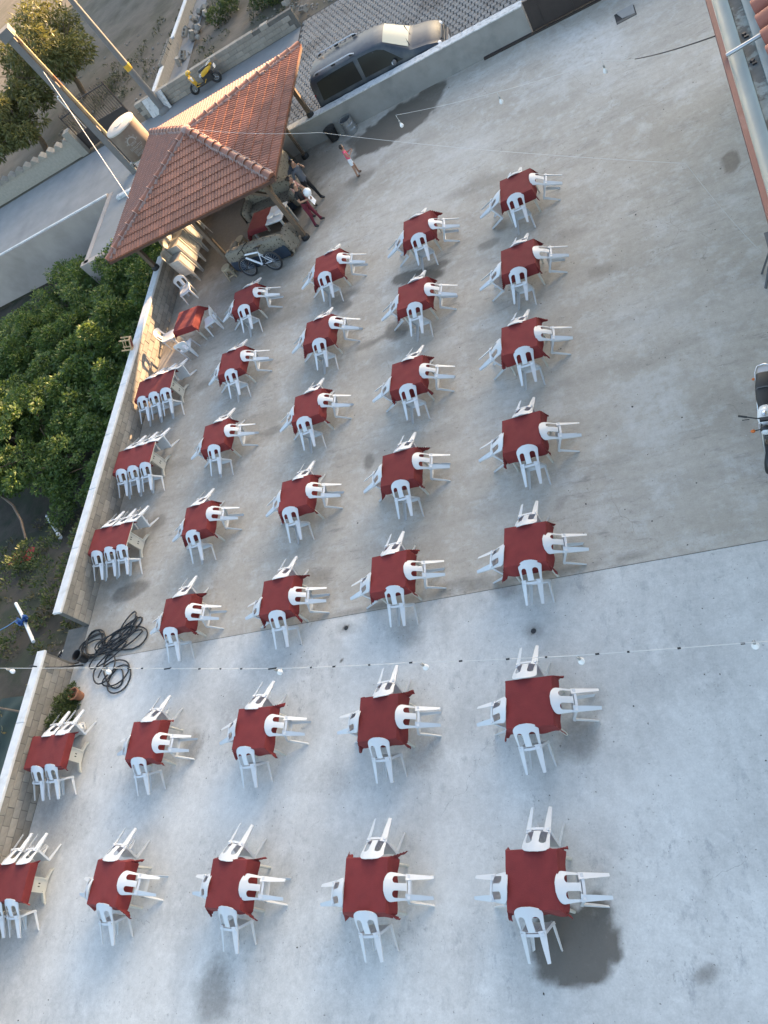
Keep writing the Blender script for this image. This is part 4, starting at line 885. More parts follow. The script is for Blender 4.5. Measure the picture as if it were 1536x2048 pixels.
big_tree('feathery tree at the left edge above the zigzag wall', (-30.6, 36.6, 0), 2.2, 2.6, 1.1, 12, 11000)
# weeds and ground cover
def cover(name, label, pts, n, size, seed, mat, cat='weeds'):
    me = leaves(0, pts, n, size, seed, up=0.6, aspect=0.45); me.materials.append(mat); me.name = name
    o = ob(name, me); o['kind'] = 'stuff'; o['label'] = label; o['category'] = cat; return o
rw_ = random.Random(31)
pts = [(x, y, gz(x, y) + 0.1 + rw_.uniform(0, 1.15) * min(1, (y - 8.4) / 3), rw_.uniform(0.22, 0.45)) for x, y in [(-17.7 - 1.9 * rw_.random() ** 1.4, rw_.uniform(9.0, 15.5)) for _ in range(120)]]
pts += [(-23.4 + rw_.gauss(0, .45), 11.5 + rw_.gauss(0, .35), gz(-23.4, 11.5) + rw_.uniform(0.1, 0.4), rw_.uniform(0.15, 0.3)) for _ in range(14)] + [(rw_.uniform(-22.5, -18.5), rw_.uniform(7.5, 11.5), -0.55 - rw_.uniform(0, .3), rw_.uniform(0.1, 0.28)) for _ in range(45)]
cover('weeds', 'low green weeds growing along the outside of the left wall', pts, 21000, 0.11, 3, m_weed)
pts = [(x, y, gz(x, y) + 0.03, rw_.uniform(0.12, 0.32)) for x, y in [(rw_.uniform(-27, -17.6), rw_.uniform(-2, 13.5)) for _ in range(170)]]
cover('grass_tufts', 'patchy dry grass on the bare garden soil', pts, 8000, 0.12, 4, leaf_mat('dry_grass', (0.05, 0.055, 0.02), (0.15, 0.13, 0.06), 0.2), 'grass')
pts = [(x, y, gz(x, y) + 0.03, rw_.uniform(0.08, 0.30)) for x, y in [(-22.4 + rw_.gauss(0, .3), rw_.uniform(34.5, 43)) for _ in range(40)] + [(rw_.uniform(-20.6, -14), rw_.uniform(34.3, 42)) for _ in range(60)] + [(rw_.gauss(-26, 1.6), rw_.gauss(39.5, 1.6)) for _ in range(60)]]
cover('field_scrub', 'scattered scrub on the dirt field across the street', pts, 7000, 0.10, 5, leaf_mat('dull_scrub', (0.035, 0.042, 0.02), (0.075, 0.08, 0.035), 0.2))
pts = [(x, y, gz(x, y) + 0.45, rw_.uniform(0.35, 0.6)) for x, y in [(-19.0, 38.6), (-18.6, 39.6), (-18.2, 38.9), (-16.0, 37.3), (-15.4, 37.8), (-15.2, 37.0), (-14.7, 37.6)]]
cover('field_bushes', 'dark low bushes on the dirt field beside the rubble', pts, 5000, 0.13, 6, m_weed, 'bushes')
# planter growth at the end of the low wall
pts = [(-16.75 + rw_.uniform(-0.10, 0.25), rw_.uniform(4.75, 5.75), rw_.uniform(0.1, 0.4), rw_.uniform(0.10, 0.22)) for _ in range(26)]
bush = thing('potted_bush', 'small dark green bush growing in front of the lower block wall', 'bush', (-16.7, 5.2, 0))
me = leaves(0, [(a + 16.7, b - 5.2, c, d) for a, b, c, d in pts], 3500, 0.07, 7); me.materials.append(m_weed); ob('crown', me, bush)
MB().tube([(0, 0, 0), (0.02, 0.05, 0.15), (0.05, 0.1, 0.35)], [0.03, 0.02, 0.01], 6).build('trunk', m_bark, bush, 50)
m_pot = M('terracotta_pot', (0.30, 0.13, 0.07), 0.8, 0.12, 6)
o = MB().lathe([(0.0, 0.02), (0.10, 0.0), (0.15, 0.24), (0.165, 0.25), (0.165, 0.28), (0.14, 0.28), (0.13, 0.2), (0.0, 0.2)], (0, 0, 0), 18, cap=False).build('flower_pot', m_pot, None, 50); o.location = (-16.42, 5.52, 0); tag(o, 'brown clay flower pot among the bush by the lower wall', 'pot')
o = MB(); 
for k in range(13): pass
jc = thing('jerrycan', 'white plastic jerrycan lying beside the bush and the hose end', 'jerrycan', (-16.12, 4.62, -0.005), 0.5)
MB().tube([(-0.2, 0, 0.11), (-0.19, 0, 0.11), (-0.17, 0, 0.11), (0.17, 0, 0.11), (0.20, 0, 0.11), (0.21, 0, 0.11)], [0.02, 0.08, 0.11, 0.11, 0.08, 0.04], 14).build('body', m_white, jc, 50)
MB().tube([(0.2, 0, 0.13), (0.26, 0, 0.13)], 0.03, 10).build('cap', m_white, jc)

# ------------------------------------------------------------------ poles, tank and cables
p1 = thing('utility_pole', 'slim grey steel pole with yellow band across the street', 'pole', (-21.15, 33.2, 0))
MB().tube([(0, 0, -0.1), (0, 0, 3.2), (0, 0, 9.5)], [0.16, 0.13, 0.09], 12).build('shaft', m_concpole, p1, 60)
m_yellow = M('yellow_paint', (0.55, 0.33, 0.03), 0.6, 0.1, 5)
MB().tube([(0, 0, 2.15), (0, 0, 2.42)], 0.151, 12, cap=False).build('yellow_band', m_yellow, p1, 60)
MB().lathe([(0.3, 0), (0.28, 0.12), (0.18, 0.25)], (0, 0, -0.03), 10).build('footing', m_concpole, p1)
p2 = thing('concrete_pole', 'square concrete pole with a rusty pipe, left of the water tank', 'pole', (-21.9, 29.45, 0), 0.35)
seg = MB()
for z0, z1, wd in ((-0.1, 2.3, 0.48), (2.3, 4.4, 0.44), (4.4, 6.4, 0.40)):
    for s in (-1, 1): seg.box((0, s * (wd / 2 - 0.045), (z0 + z1) / 2), (0.26, 0.09, z1 - z0))
    seg.box((0, 0, (z0 + z1) / 2), (0.10, wd - 0.16, z1 - z0))
    seg.box((0, 0, z1 - 0.12), (0.255, wd - 0.19, 0.24))
seg.build('shaft', m_concpole, p2)
MB().box((0, 0, 6.55), (0.5, 0.55, 0.35)).build('pole_head', m_concpole, p2)
MB().tube([(0.22, -0.10, 1.7), (0.22, -0.10, 6.5)], 0.062, 10).build('rusty_pipe', m_rust, p2, 60)
for z in (2.0, 3.4, 4.8, 6.1): MB().box((0.12, -0.06, z), (0.30, 0.16, 0.03)).build('pipe_clamp', m_brown_metal, p2)
# water tank on a frame
m_tankc = M('faded_tank_paint', (0.20, 0.15, 0.115), 0.7, 0.10, 3, col2=(0.15, 0.105, 0.08), mix=(0.4, 0.65), mix_scale=2)
m_print = M('faded_print', (0.30, 0.265, 0.235), 0.75, 0.12, 14)
tk = thing('water_tank', 'round faded water tank with pale lid and worn lettering behind the pavilion', 'tank', (-19.1, 26.95, 0))
TZ, TH, TR = 1.60, 1.18, 0.62
MB().tube([(0, 0, TZ), (0, 0, TZ + 0.02), (0, 0, TZ + TH * 0.5), (0, 0, TZ + TH)], [TR - 0.02, TR, TR, TR], 40, cap=True).build('drum', m_tankc, tk, 50)
MB().lathe([(0, 0.075), (0.18, 0.07), (0.2, 0.05), (TR - 0.05, 0.045), (TR + 0.015, 0.02), (TR + 0.02, -0.03)], (0, 0, TZ + TH), 40, cap=False).build('lid', M('tank_lid', (0.42, 0.38, 0.33), 0.6, 0.06, 3), tk, 40)
for sx in (-1, 1):
    for sy in (-1, 1): MB().box((sx * 0.5, sy * 0.5, TZ / 2 - 0.03), (0.06, 0.06, TZ - 0.06)).build('frame_leg', m_steel, tk)
for a in ((0, 1.06, 0.5, 0.06), (0, 1.06, -0.5, 0.06)):
    MB().box((0, a[2], TZ - 0.035), (1.06, 0.06, 0.05)).build('frame_rail', m_steel, tk); MB().box((a[2], 0, TZ - 0.036), (0.06, 0.94, 0.05)).build('frame_rail', m_steel, tk)
def on_drum(u, v, du, dv, rot=0.0):
    """pale printed patch on the drum facing the yard; u: arc metres, v: height"""
    pts = []; a0 = R_(-62)
    for (p, q) in ((-1, -1), (1, -1), (1, 1), (-1, 1)):
        uu = u + p * du / 2 * math.cos(rot) - q * dv / 2 * math.sin(rot); vv = v + p * du / 2 * math.sin(rot) + q * dv / 2 * math.cos(rot)
        a = a0 + uu / TR; pts.append(((TR + 0.003) * math.cos(a), (TR + 0.003) * math.sin(a), TZ + vv))
    return pts
pm = MB()
for k in range(11):
    a = math.pi * k / 10; pm.add(on_drum(0.17 * math.cos(a), 0.66 + 0.17 * math.sin(a), 0.075, 0.05, a + math.pi / 2), [(0, 1, 2, 3)])
    if k % 2 == 0: pm.add(on_drum(0.24 * math.cos(a), 0.66 + 0.24 * math.sin(a), 0.05, 0.03, a), [(0, 1, 2, 3)])
for row, (v, n_, wd) in enumerate(((0.60, 3, 0.055), (0.44, 5, 0.075), (0.30, 4, 0.07), (0.17, 5, 0.05))):
    for i in range(n_):
        u = (i - (n_ - 1) / 2) * (wd + 0.035)
        pm.add(on_drum(u - wd * 0.4, v, 0.018, 0.10), [(0, 1, 2, 3)]); pm.add(on_drum(u + wd * 0.4, v, 0.018, 0.10), [(0, 1, 2, 3)]); pm.add(on_drum(u, v + 0.04 * (1 if i % 2 else -1), wd, 0.018), [(0, 1, 2, 3)])
pm.build('lettering', m_print, tk)
# white bent pipe frame and cables on the left
pf = thing('pipe_frame', 'bent white pipe frame standing by the iron gate', 'pipe', (-26.0, 34.6, 0), 0.2)
MB().tube([(-0.12, 0, 0), (-0.12, 0, 2.35), (-0.08, 0, 2.42), (0.08, 0, 2.42), (0.12, 0, 2.35), (0.12, 0, 0)], 0.03, 8).build('bent_pipe', M('white_pipe', (0.62, 0.62, 0.60), 0.5, 0.05), pf, 60)
def cable(name, label, pts, r, mat, sag=0.0, n=14, cat='cable'):
    path = []
    for (a, b) in zip(pts[:-1], pts[1:]):
        a = Vector(a); b = Vector(b)
        for k in range(n): q = k / n; path.append(a.lerp(b, q) - Vector((0, 0, sag * 4 * q * (1 - q))))
    path.append(Vector(pts[-1]))
    o = MB().tube(path, r, 6).build(name, mat, None, 60); return tag(o, label, cat)
cable('service_cable', 'pale service cable running down from the concrete pole to the pavilion roof', [(-21.8, 29.4, 5.0), (-17.5, 22.2, 2.42)], 0.013, m_wire, 0.05)
cable('cord', 'thin pale cord stretched from the roof top across the yard', [(-14.0, 22.4, 3.30), (-9.0, 19.3, 2.85), (-0.50, 13.2, 2.25), (0.36, 11.95, 0.72)], 0.004, m_wire, 0.10, cat='cord')
def light_string(name, label, pts, bulbs, blab, grp, dots):
    cb = cable(name, label, pts, 0.0055 if len(bulbs) > 4 else 0.0035, m_wire, 0.03, cat='cable')
    for i, (p, ln) in enumerate(bulbs):
        t = thing('light_bulb', blab[i], 'bulb', p, 0, grp)
        MB().tube([(0, 0, 0), (0.004, 0, -ln)], 0.006, 5).build('wire', m_wire, t)
        MB().tube([(0, 0, -ln), (0, 0, -ln - 0.06)], 0.022, 8).build('socket', m_bulbbase, t)
        MB().lathe([(0.016, 0), (0.022, -0.03), (0.045, -0.07), (0.05, -0.10), (0.04, -0.135), (0.0, -0.15)], (0, 0, -ln - 0.05), 14, cap=False).build('glass', m_bulb, t, 60)
    return cb
Z = 3.0
B1 = [((-15.20, 5.10, Z), 0.05), ((-12.18, 4.72, Z), 0.06), ((-7.98, 4.20, Z), 0.05), ((-5.27, 3.95, Z), 0.06), ((-2.94, 3.74, Z), 0.06), ((-0.82, 3.66, Z), 0.06)]
near_cable = light_string('light_cable', 'white light cable with black tape marks across the near yard', [(-17.6, 5.4, 3.05), (-12.2, 4.74, Z), (-8, 4.2, Z), (-5.3, 3.96, Z), (-2.95, 3.75, Z), (1.6, 3.5, 3.02)], B1,
  ['white bulb hanging at the far left edge over the garden', 'white bulb hanging over the black hose', 'white bulb above the fourth-from-right column on the near cable', 'white bulb over the second-from-right column on the near cable', 'white bulb beside the rightmost column on the near cable', 'white bulb at the right edge on the near cable'], 'bulbs on the near light cable', True)
tp = random.Random(6); x = -12.0
while x < 0.3:      # tape marks wrapped on the cable
    a = [(-12.2, 4.74), (-8, 4.2), (-5.3, 3.96), (-2.95, 3.75), (1.6, 3.5)]
    for (p, q) in zip(a[:-1], a[1:]):
        if p[0] <= x < q[0]: y = p[1] + (q[1] - p[1]) * (x - p[0]) / (q[0] - p[0]); f = (x - p[0]) / (q[0] - p[0])
    L = tp.choice([0.03, 0.04, 0.05, 0.16])
    o = MB().tube([(-L / 2, 0, 0), (L / 2, 0, 0)], 0.014, 6).build('cable_tape', m_black, near_cable); o.location = (x, y, Z - 0.03 * 4 * f * (1 - f))
    x += tp.uniform(0.35, 0.8)
B2 = [((-6.80, 18.86, 2.55), 0.16), ((-4.02, 17.62, 2.6), 0.10), ((-1.63, 16.76, 2.7), 0.10)]
light_string('light_cable', 'thin light cable with three bulbs over the far end of the yard', [(-6.80, 18.86, 2.56), (-4.02, 17.62, 2.62), (-1.63, 16.76, 2.72), (-0.98, 16.13, 2.8)], B2,
  ['white bulb on the far cable in front of the wet patch', 'white bulb in the middle of the far cable', 'white bulb on the far cable nearest the red eave'], 'bulbs on the far light cable', True)
cable('black_cable', 'short black cable from the red eave to the far bulbs', [(-0.98, 16.13, 2.8), (0.30, 10.0, 6.36)], 0.009, m_black, 0.03)
# ------------------------------------------------------------------ vehicles
m_paint = M('dusty_navy_paint', (0.026, 0.034, 0.048), 0.40, 0.15, 2.0, spec=0.4, col2=(0.085, 0.09, 0.092), mix=(0.45, 0.75), mix_scale=1.5)
m_tint = M('tinted_glass', (0.008, 0.009, 0.010), 0.3, 0.0, spec=0.2)
m_ws = M('windscreen_glass', (0.20, 0.26, 0.25), 0.25, 0.0, spec=0.15)
m_greyp = M('grey_plastic', (0.10, 0.10, 0.105), 0.6, 0.1, 5)
m_lamp = M('lamp_glass', (0.55, 0.57, 0.6), 0.08, 0.0, spec=0.8)
m_red = M('red_lamp', (0.25, 0.01, 0.01), 0.2, 0.0)
m_orange = M('orange_lamp', (0.55, 0.13, 0.02), 0.3, 0.0)
m_pvcg = M('silver_rail', (0.5, 0.5, 0.51), 0.35, 0.0, metal=0.3)
def car(label, loc, rz):
    t = thing('parked_van', label, 'van', loc, rz)          # local +X forward, origin mid-length on the ground
    # stations: x, hood/roof z, roof half width, belt z, body half width
    ST = [(-2.26, 1.02, 0.66, 0.92, 0.76), (-2.23, 1.58, 0.58, 0.95, 0.79), (-2.14, 1.685, 0.60, 0.96, 0.80), (-1.5, 1.715, 0.62, 0.97, 0.81), (-0.6, 1.72, 0.62, 0.97, 0.81), (0.15, 1.69, 0.61, 0.96, 0.81), (0.50, 1.63, 0.59, 0.95, 0.81),
          (1.22, 1.115, 0.645, 0.93, 0.80), (1.32, 1.075, 0.66, 0.925, 0.80), (1.75, 1.00, 0.655, 0.86, 0.79), (2.05, 0.88, 0.61, 0.76, 0.75), (2.20, 0.70, 0.54, 0.60, 0.66)]
    def sec(x, zr, wr, zb, wb):
        zl = 0.24 if abs(x) < 2.1 else 0.32
        return [(x, wb - 0.06, zl), (x, wb, zl + 0.16), (x, wb + 0.015, (zl + zb) / 2 + 0.06), (x, wb - 0.01, zb), (x, wr + (wb - wr) * 0.30, zr - (zr - zb) * 0.22), (x, wr + 0.0, zr - 0.04), (x, wr - 0.09, zr - 0.005), (x, 0, zr + 0.022)]
    m_ = MB(); K = 15; vs_ = []
    for s in ST:
        h = sec(*s); ring = h + [(p[0], -p[1], p[2]) for p in h[-2::-1]]; vs_ += ring
    fs_ = [(i * K + k, i * K + k + 1, (i + 1) * K + k + 1, (i + 1) * K + k) for i in range(len(ST) - 1) for k in range(K - 1)] + [tuple(range(K)), tuple((len(ST) - 1) * K + k for k in range(K))]
    fs_ += [(i * K, i * K + K - 1, (i + 1) * K + K - 1, (i + 1) * K) for i in range(len(ST) - 1)]
    body = m_.add(vs_, fs_).build('body', m_paint, t, 32)
    def panel(pts, name, mat, off=0.008):
        n = (Vector(pts[1]) - Vector(pts[0])).cross(Vector(pts[-1]) - Vector(pts[0])).normalized(); c = sum((Vector(p) for p in pts), Vector()) / len(pts)
        if n.dot(c - Vector((c.x * 0.9, 0, 0.6))) < 0: n = -n
        a = [Vector(p) + n * off for p in pts]; b = [Vector(p) - n * 0.01 for p in pts]; k = len(pts)
        return MB().add(a + b, [tuple(range(k))] + [(i, (i + 1) % k, k + (i + 1) % k, k + i) for i in range(k)]).build(name, mat, t)
    # windscreen as a strip that follows the body
    wsv = []
    for q in np.linspace(0.04, 0.96, 6):
        x = 0.50 + 0.72 * q; zr = 1.63 - 0.515 * q; wr = 0.59 + 0.055 * q
        for y in np.linspace(-1, 1, 7): wsv.append((x + 0.008, y * (wr - 0.06), zr + 0.022 * (1 - abs(y)) + 0.012 - 0.018 * y * y))
    MB().add(wsv, [(i * 7 + k, i * 7 + k + 1, i * 7 + 8 + k, i * 7 + 7 + k) for i in range(5) for k in range(6)]).build('windscreen', m_ws, t, 40)
    for s in (-1, 1):
        def side(x, f):
            for p, q in zip(ST[:-1], ST[1:]):
                if p[0] <= x <= q[0]: k = (x - p[0]) / (q[0] - p[0]); zr, wr, zb, wb = [p[i] + (q[i] - p[i]) * k for i in range(1, 5)]
            z = zb + (zr - zb) * f; z1 = zr - (zr - zb) * 0.22; y0, y1 = wb - 0.01, wr + (wb - wr) * 0.30
            y = y0 + (y1 - y0) * min(1, (z - zb) / (z1 - zb)) if z <= z1 else y1 + (wr - y1) * (z - z1) / (zr - 0.04 - z1)
            return (x, s * y, z)
        def glass(cols, name):        # cols: (x at the sill, x at the top), follows the body side
            vs2 = []; n2 = 5
            for xa, xb, ftop in cols:
                for i in range(n2): f = 0.05 + (ftop - 0.05) * i / (n2 - 1); p = side(xa + (xb - xa) * i / (n2 - 1), f); vs2.append((p[0], p[1] + s * 0.010, p[2] + 0.004))
            MB().add(vs2, [(i * n2 + k, i * n2 + k + 1, (i + 1) * n2 + k + 1, (i + 1) * n2 + k) for i in range(len(cols) - 1) for k in range(n2 - 1)]).build(name, m_tint, t, 60)
        glass([(-2.02, -1.96, 0.80), (-1.7, -1.68, 0.83), (-1.2, -1.2, 0.84), (-0.52, -0.54, 0.84)], 'side_window')
        glass([(-0.40, -0.38, 0.84), (0.0, 0.0, 0.84), (0.35, 0.30, 0.82), (0.62, 0.50, 0.72), (0.95, 0.78, 0.40)], 'side_window')
        MB().tube([(-1.95, s * 0.56, 1.74), (-1.85, s * 0.56, 1.79), (-0.55, s * 0.565, 1.795), (-0.42, s * 0.565, 1.74)], 0.022, 8).build('roof_rail', m_pvcg, t, 50)
        for xx in (-1.86, -1.2, -0.52): MB().box((xx, s * 0.56, 1.75), (0.14, 0.035, 0.05)).build('rail_foot', m_blackp, t)
        mr = MB().ell((0.68, s * 0.90, 1.05), (0.07, 0.10, 0.08), 12, 8).build('mirror', m_greyp, t, 60)
        MB().ell((0.645, s * 0.905, 1.05), (0.055, 0.075, 0.06), 10, 6).build('mirror_glass', m_lamp, mr, 60)
        MB().ell((2.02, s * 0.55, 0.74), (0.16, 0.17, 0.085), 12, 8).build('headlight', m_lamp, t, 60)
        MB().box((-2.215, s * 0.66, 1.08), (0.06, 0.10, 0.34)).build('tail_lamp', m_red, t)
        MB().box((-0.9, s * 0.815, 0.86), (0.16, 0.02, 0.03)).build('door_handle', m_greyp, t); MB().box((0.1, s * 0.815, 0.84), (0.16, 0.02, 0.03)).build('door_handle', m_greyp, t)
        for xx in (-1.42, 1.38):
            wl = ob('wheel', MB().torus((0, 0, 0), 0.235, 0.075, 'y', 26, 8).mesh('wheel', m_black, 60), t, (xx, s * 0.74, 0.30))
            MB().tube([(0, -0.07, 0), (0, 0.07, 0)], 0.20, 18).build('rim', m_steel, wl, 40)
    panel([(-2.235, -0.52, 1.06), (-2.235, 0.52, 1.06), (-2.19, 0.46, 1.46), (-2.19, -0.46, 1.46)], 'rear_window', m_tint, 0.015)
    MB().box((-2.27, 0, 0.44), (0.10, 1.36, 0.2)).build('rear_bumper', m_greyp, t); MB().bbox((2.19, 0, 0.42), (0.14, 1.26, 0.24), 0.04).build('front_bumper', m_greyp, t)
    for k in range(4): MB().box((2.19 - 0.035 * k, 0, 0.62 + 0.045 * k), (0.03, 0.70, 0.018)).build('grille_bar', m_chrome, t)
    MB().box((2.12, 0, 0.70), (0.12, 0.74, 0.17)).build('grille', m_blackp, t); MB().box((2.265, 0, 0.44), (0.012, 0.46, 0.10)).build('number_plate', m_coping, t)
    for y0, y1 in ((-0.5, 0.0), (0.05, 0.52)): MB().beam((1.235, y0, 1.125), (1.06, y1, 1.25), 0.02, 0.012).build('wiper', m_black, t)
    MB().tube([(-2.10, -0.5, 1.60), (-2.20, 0, 1.62), (-2.10, 0.5, 1.60)], 0.03, 6).build('spoiler', m_paint, t, 60)
    return t
car('dusty dark blue van parked behind the cement street wall', (-8.72, 25.48, -0.0), 0.0)

def wheel(par, loc, R, r, name='wheel', mat=m_black, spokes=True, rot=(0, 0, 0), sp=10):
    wl = ob(name, None, par, loc, rot)
    o = MB().torus((0, 0, 0), R, r, 'x', 30, 8).build('tyre', mat, wl, 60)
    rm = MB().torus((0, 0, 0), R - r * 0.95, r * 0.32, 'x', 28, 6)
    for k in range(sp): a = 2 * math.pi * k / sp; rm.tube([(0, 0, 0), (0, (R - r) * math.cos(a), (R - r) * math.sin(a))], 0.0035 if sp > 8 else 0.014, 4)
    rm.tube([(-0.04, 0, 0), (0.04, 0, 0)], 0.035 if sp <= 8 else 0.02, 10); rm.build('rim', m_steel, wl, 60)
    return wl
# motorcycle at the right edge, nose towards the camera
mo = thing('motorcycle', 'black motorcycle with white tank parked at the right edge', 'motorcycle', (-0.16, 8.44, 0), R_(172))
wheel(mo, (0, 0.66, 0.29), 0.245, 0.045, rot=(0, 0, R_(-14)), sp=5); wheel(mo, (0, -0.62, 0.29), 0.245, 0.055, sp=5)
m_tankw = M('white_tank_paint', (0.74, 0.74, 0.74), 0.2, 0.04, 4)
def blob(sections, n=14):      # sections: (y, z, half width, half height)
    vs_ = []; m_ = MB()
    for y, z, a, b in sections:
        for k in range(n): q = 2 * math.pi * k / n; c, s = math.cos(q), math.sin(q); vs_.append((a * abs(c) ** 0.8 * (1 if c > 0 else -1), y, z + b * abs(s) ** 0.8 * (1 if s > 0 else -1)))
    fs_ = [(i * n + k, i * n + (k + 1) % n, (i + 1) * n + (k + 1) % n, (i + 1) * n + k) for i in range(len(sections) - 1) for k in range(n)] + [tuple(range(n))[::-1], tuple((len(sections) - 1) * n + k for k in range(n))]
    return m_.add(vs_, fs_)
tkk = blob([(-0.02, 0.80, 0.06, 0.06), (0.02, 0.81, 0.10, 0.09), (0.12, 0.83, 0.125, 0.115), (0.24, 0.84, 0.125, 0.12), (0.33, 0.84, 0.10, 0.10), (0.37, 0.83, 0.05, 0.06)]).build('fuel_tank', m_tankw, mo, 60)
MB().lathe([(0, 0.022), (0.03, 0.022), (0.042, 0.012), (0.045, 0)], (0, 0.22, 0.955), 14, cap=False).build('filler_cap', m_chrome, tkk, 50)
m_seatb = M('black_vinyl', (0.02, 0.019, 0.019), 0.55, 0.15, 30, bump=0.2)
st = blob([(-0.70, 0.82, 0.10, 0.03), (-0.66, 0.83, 0.13, 0.05), (-0.45, 0.81, 0.145, 0.06), (-0.2, 0.79, 0.14, 0.065), (-0.02, 0.79, 0.11, 0.06), (0.03, 0.80, 0.08, 0.04)]).build('seat', m_seatb, mo, 60)
MB().tube([(-0.140, -0.36, 0.80), (-0.10, -0.37, 0.866), (0, -0.375, 0.874), (0.10, -0.37, 0.866), (0.140, -0.36, 0.80)], 0.011, 6).build('seat_strap', m_greyp, st, 50)
MB().tube([(-0.13, -0.52, 0.80), (-0.135, -0.72, 0.83), (-0.10, -0.83, 0.85), (0, -0.86, 0.855), (0.10, -0.83, 0.85), (0.135, -0.72, 0.83), (0.13, -0.52, 0.80)], 0.014, 8).build('grab_rail', m_chrome, mo, 60)
MB().box((0, -0.76, 0.83), (0.18, 0.12, 0.02)).build('rear_rack', m_steel, mo)
for s in (-1, 1):
    MB().tube([(s * 0.03, 0.33, 0.97), (s * 0.12, 0.33, 1.0), (s * 0.24, 0.29, 1.01), (s * 0.37, 0.23, 0.99)], 0.011, 8).build('handlebar', m_blackp, mo, 60)
    MB().tube([(s * 0.26, 0.285, 1.01), (s * 0.385, 0.228, 0.99)], 0.018, 8).build('grip', m_black, mo, 60)
    MB().tube([(s * 0.22, 0.33, 1.0), (s * 0.33, 0.32, 0.985)], 0.009, 6).build('brake_lever', m_blackp, mo)
    MB().tube([(s * 0.075, 0.36, 0.88), (s * 0.075, 0.66, 0.30)], [0.022, 0.020], 8).build('fork', m_steel, mo, 60)
    MB().tube([(s * 0.07, 0.46, 0.86), (s * 0.16, 0.47, 0.86)], 0.010, 6).build('indicator_stalk', m_black, mo)
    MB().ell((s * 0.19, 0.475, 0.86), (0.04, 0.03, 0.03), 10, 6).build('indicator', m_orange, mo, 60)
    MB().ell((s * 0.17, -0.66, 0.74), (0.035, 0.025, 0.025), 10, 6).build('indicator', m_orange, mo, 60)
    MB().tube([(s * 0.15, -0.25, 0.42), (s * 0.12, -0.7, 0.5), (s * 0.10, -0.75, 0.72)], 0.014, 6).build('frame_tube', m_blackp, mo, 60)
MB().ell((0, 0.47, 0.86), (0.085, 0.07, 0.085), 14, 8).build('headlamp_shell', m_blackp, mo, 60); MB().ell((0, 0.515, 0.85), (0.07, 0.035, 0.07), 14, 8).build('headlamp', m_lamp, mo, 60)
MB().box((0, 0.36, 0.99), (0.14, 0.06, 0.05)).build('gauges', m_blackp, mo)
fd = [];
for i in range(12):
    a = R_(20 + 115 * i / 11); fd.append((0, 0.66 + 0.315 * math.cos(a), 0.29 + 0.315 * math.sin(a)))
mf = MB()
for p, q in zip(fd[:-1], fd[1:]): mf.beam(p, q, 0.10, 0.008, (1, 0, 0)) if False else mf.add([(-0.05, p[1], p[2]), (0.05, p[1], p[2]), (0.05, q[1], q[2]), (-0.05, q[1], q[2])], [(0, 1, 2, 3)])
mf.build('front_fender', m_blackp, mo, 60)
MB().bbox((0, 0.05, 0.40), (0.24, 0.40, 0.34), 0.05).build('engine', m_greyp, mo)
for k in range(5): MB().box((0, 0.16, 0.34 + 0.05 * k), (0.29, 0.22, 0.012)).build('cooling_fin', m_steel, mo)
MB().tube([(0.12, 0.22, 0.35), (0.15, 0.1, 0.22), (0.16, -0.2, 0.24), (0.17, -0.75, 0.32)], [0.02, 0.025, 0.04, 0.045], 10).build('exhaust', m_chrome, mo, 60)
MB().tube([(-0.1, 0.42, 0.9), (-0.22, 0.5, 0.75), (-0.10, 0.55, 0.55)], 0.006, 5).build('brake_hose', m_black, mo, 60)
# yellow scooter across the street, nose to the left
sc = thing('scooter', 'small yellow and black scooter standing across the street', 'scooter', (-18.45, 32.92, 0), R_(88))
m_yel = M('yellow_plastic', (0.62, 0.36, 0.03), 0.35, 0.08, 6)
wheel(sc, (0, 0.62, 0.24), 0.185, 0.055, rot=(0, 0, R_(55)), sp=5); wheel(sc, (0, -0.60, 0.25), 0.20, 0.06, sp=5)
blob([(0.30, 0.92, 0.05, 0.05), (0.36, 0.93, 0.12, 0.09), (0.46, 0.92, 0.13, 0.10), (0.54, 0.90, 0.05, 0.06)]).build('headlamp_cowl', m_yel, sc, 60)
MB().ell((0, 0.52, 0.94), (0.06, 0.04, 0.05), 10, 6).build('headlamp', m_lamp, sc, 60)
for s in (-1, 1):
    MB().tube([(s * 0.04, 0.36, 0.98), (s * 0.30, 0.28, 1.0)], 0.014, 8).build('handlebar', m_blackp, sc, 60)
    MB().tube([(s * 0.07, 0.46, 0.66), (s * 0.07, 0.62, 0.24)], 0.018, 8).build('fork', m_steel, sc, 60)
    MB().tube([(s * 0.10, 0.42, 0.30), (s * 0.10, 0.02, 0.22), (s * 0.10, -0.22, 0.40)], 0.018, 6).build('floor_frame', m_yel, sc, 60)
    MB().tube([(s * 0.07, -0.55, 0.84), (s * 0.09, -0.78, 0.90), (0, -0.86, 0.92)], 0.014, 6).build('rear_carrier', m_chrome, sc, 60)
MB().add([(-0.13, 0.50, 0.80), (0.13, 0.50, 0.80), (0.17, 0.44, 0.60), (0.13, 0.40, 0.34), (-0.13, 0.40, 0.34), (-0.17, 0.44, 0.60)], [(0, 1, 2, 3, 4, 5)]).build('leg_shield', m_yel, sc)
MB().box((0, 0.46, 0.56), (0.14, 0.05, 0.30)).build('shield_badge', m_tankw, sc)
MB().box((0, 0.16, 0.25), (0.26, 0.46, 0.05)).build('floorboard', m_blackp, sc)
blob([(-0.06, 0.74, 0.07, 0.03), (-0.10, 0.76, 0.11, 0.05), (-0.40, 0.79, 0.12, 0.05), (-0.62, 0.82, 0.09, 0.04)]).build('seat', m_seatb, sc, 60)
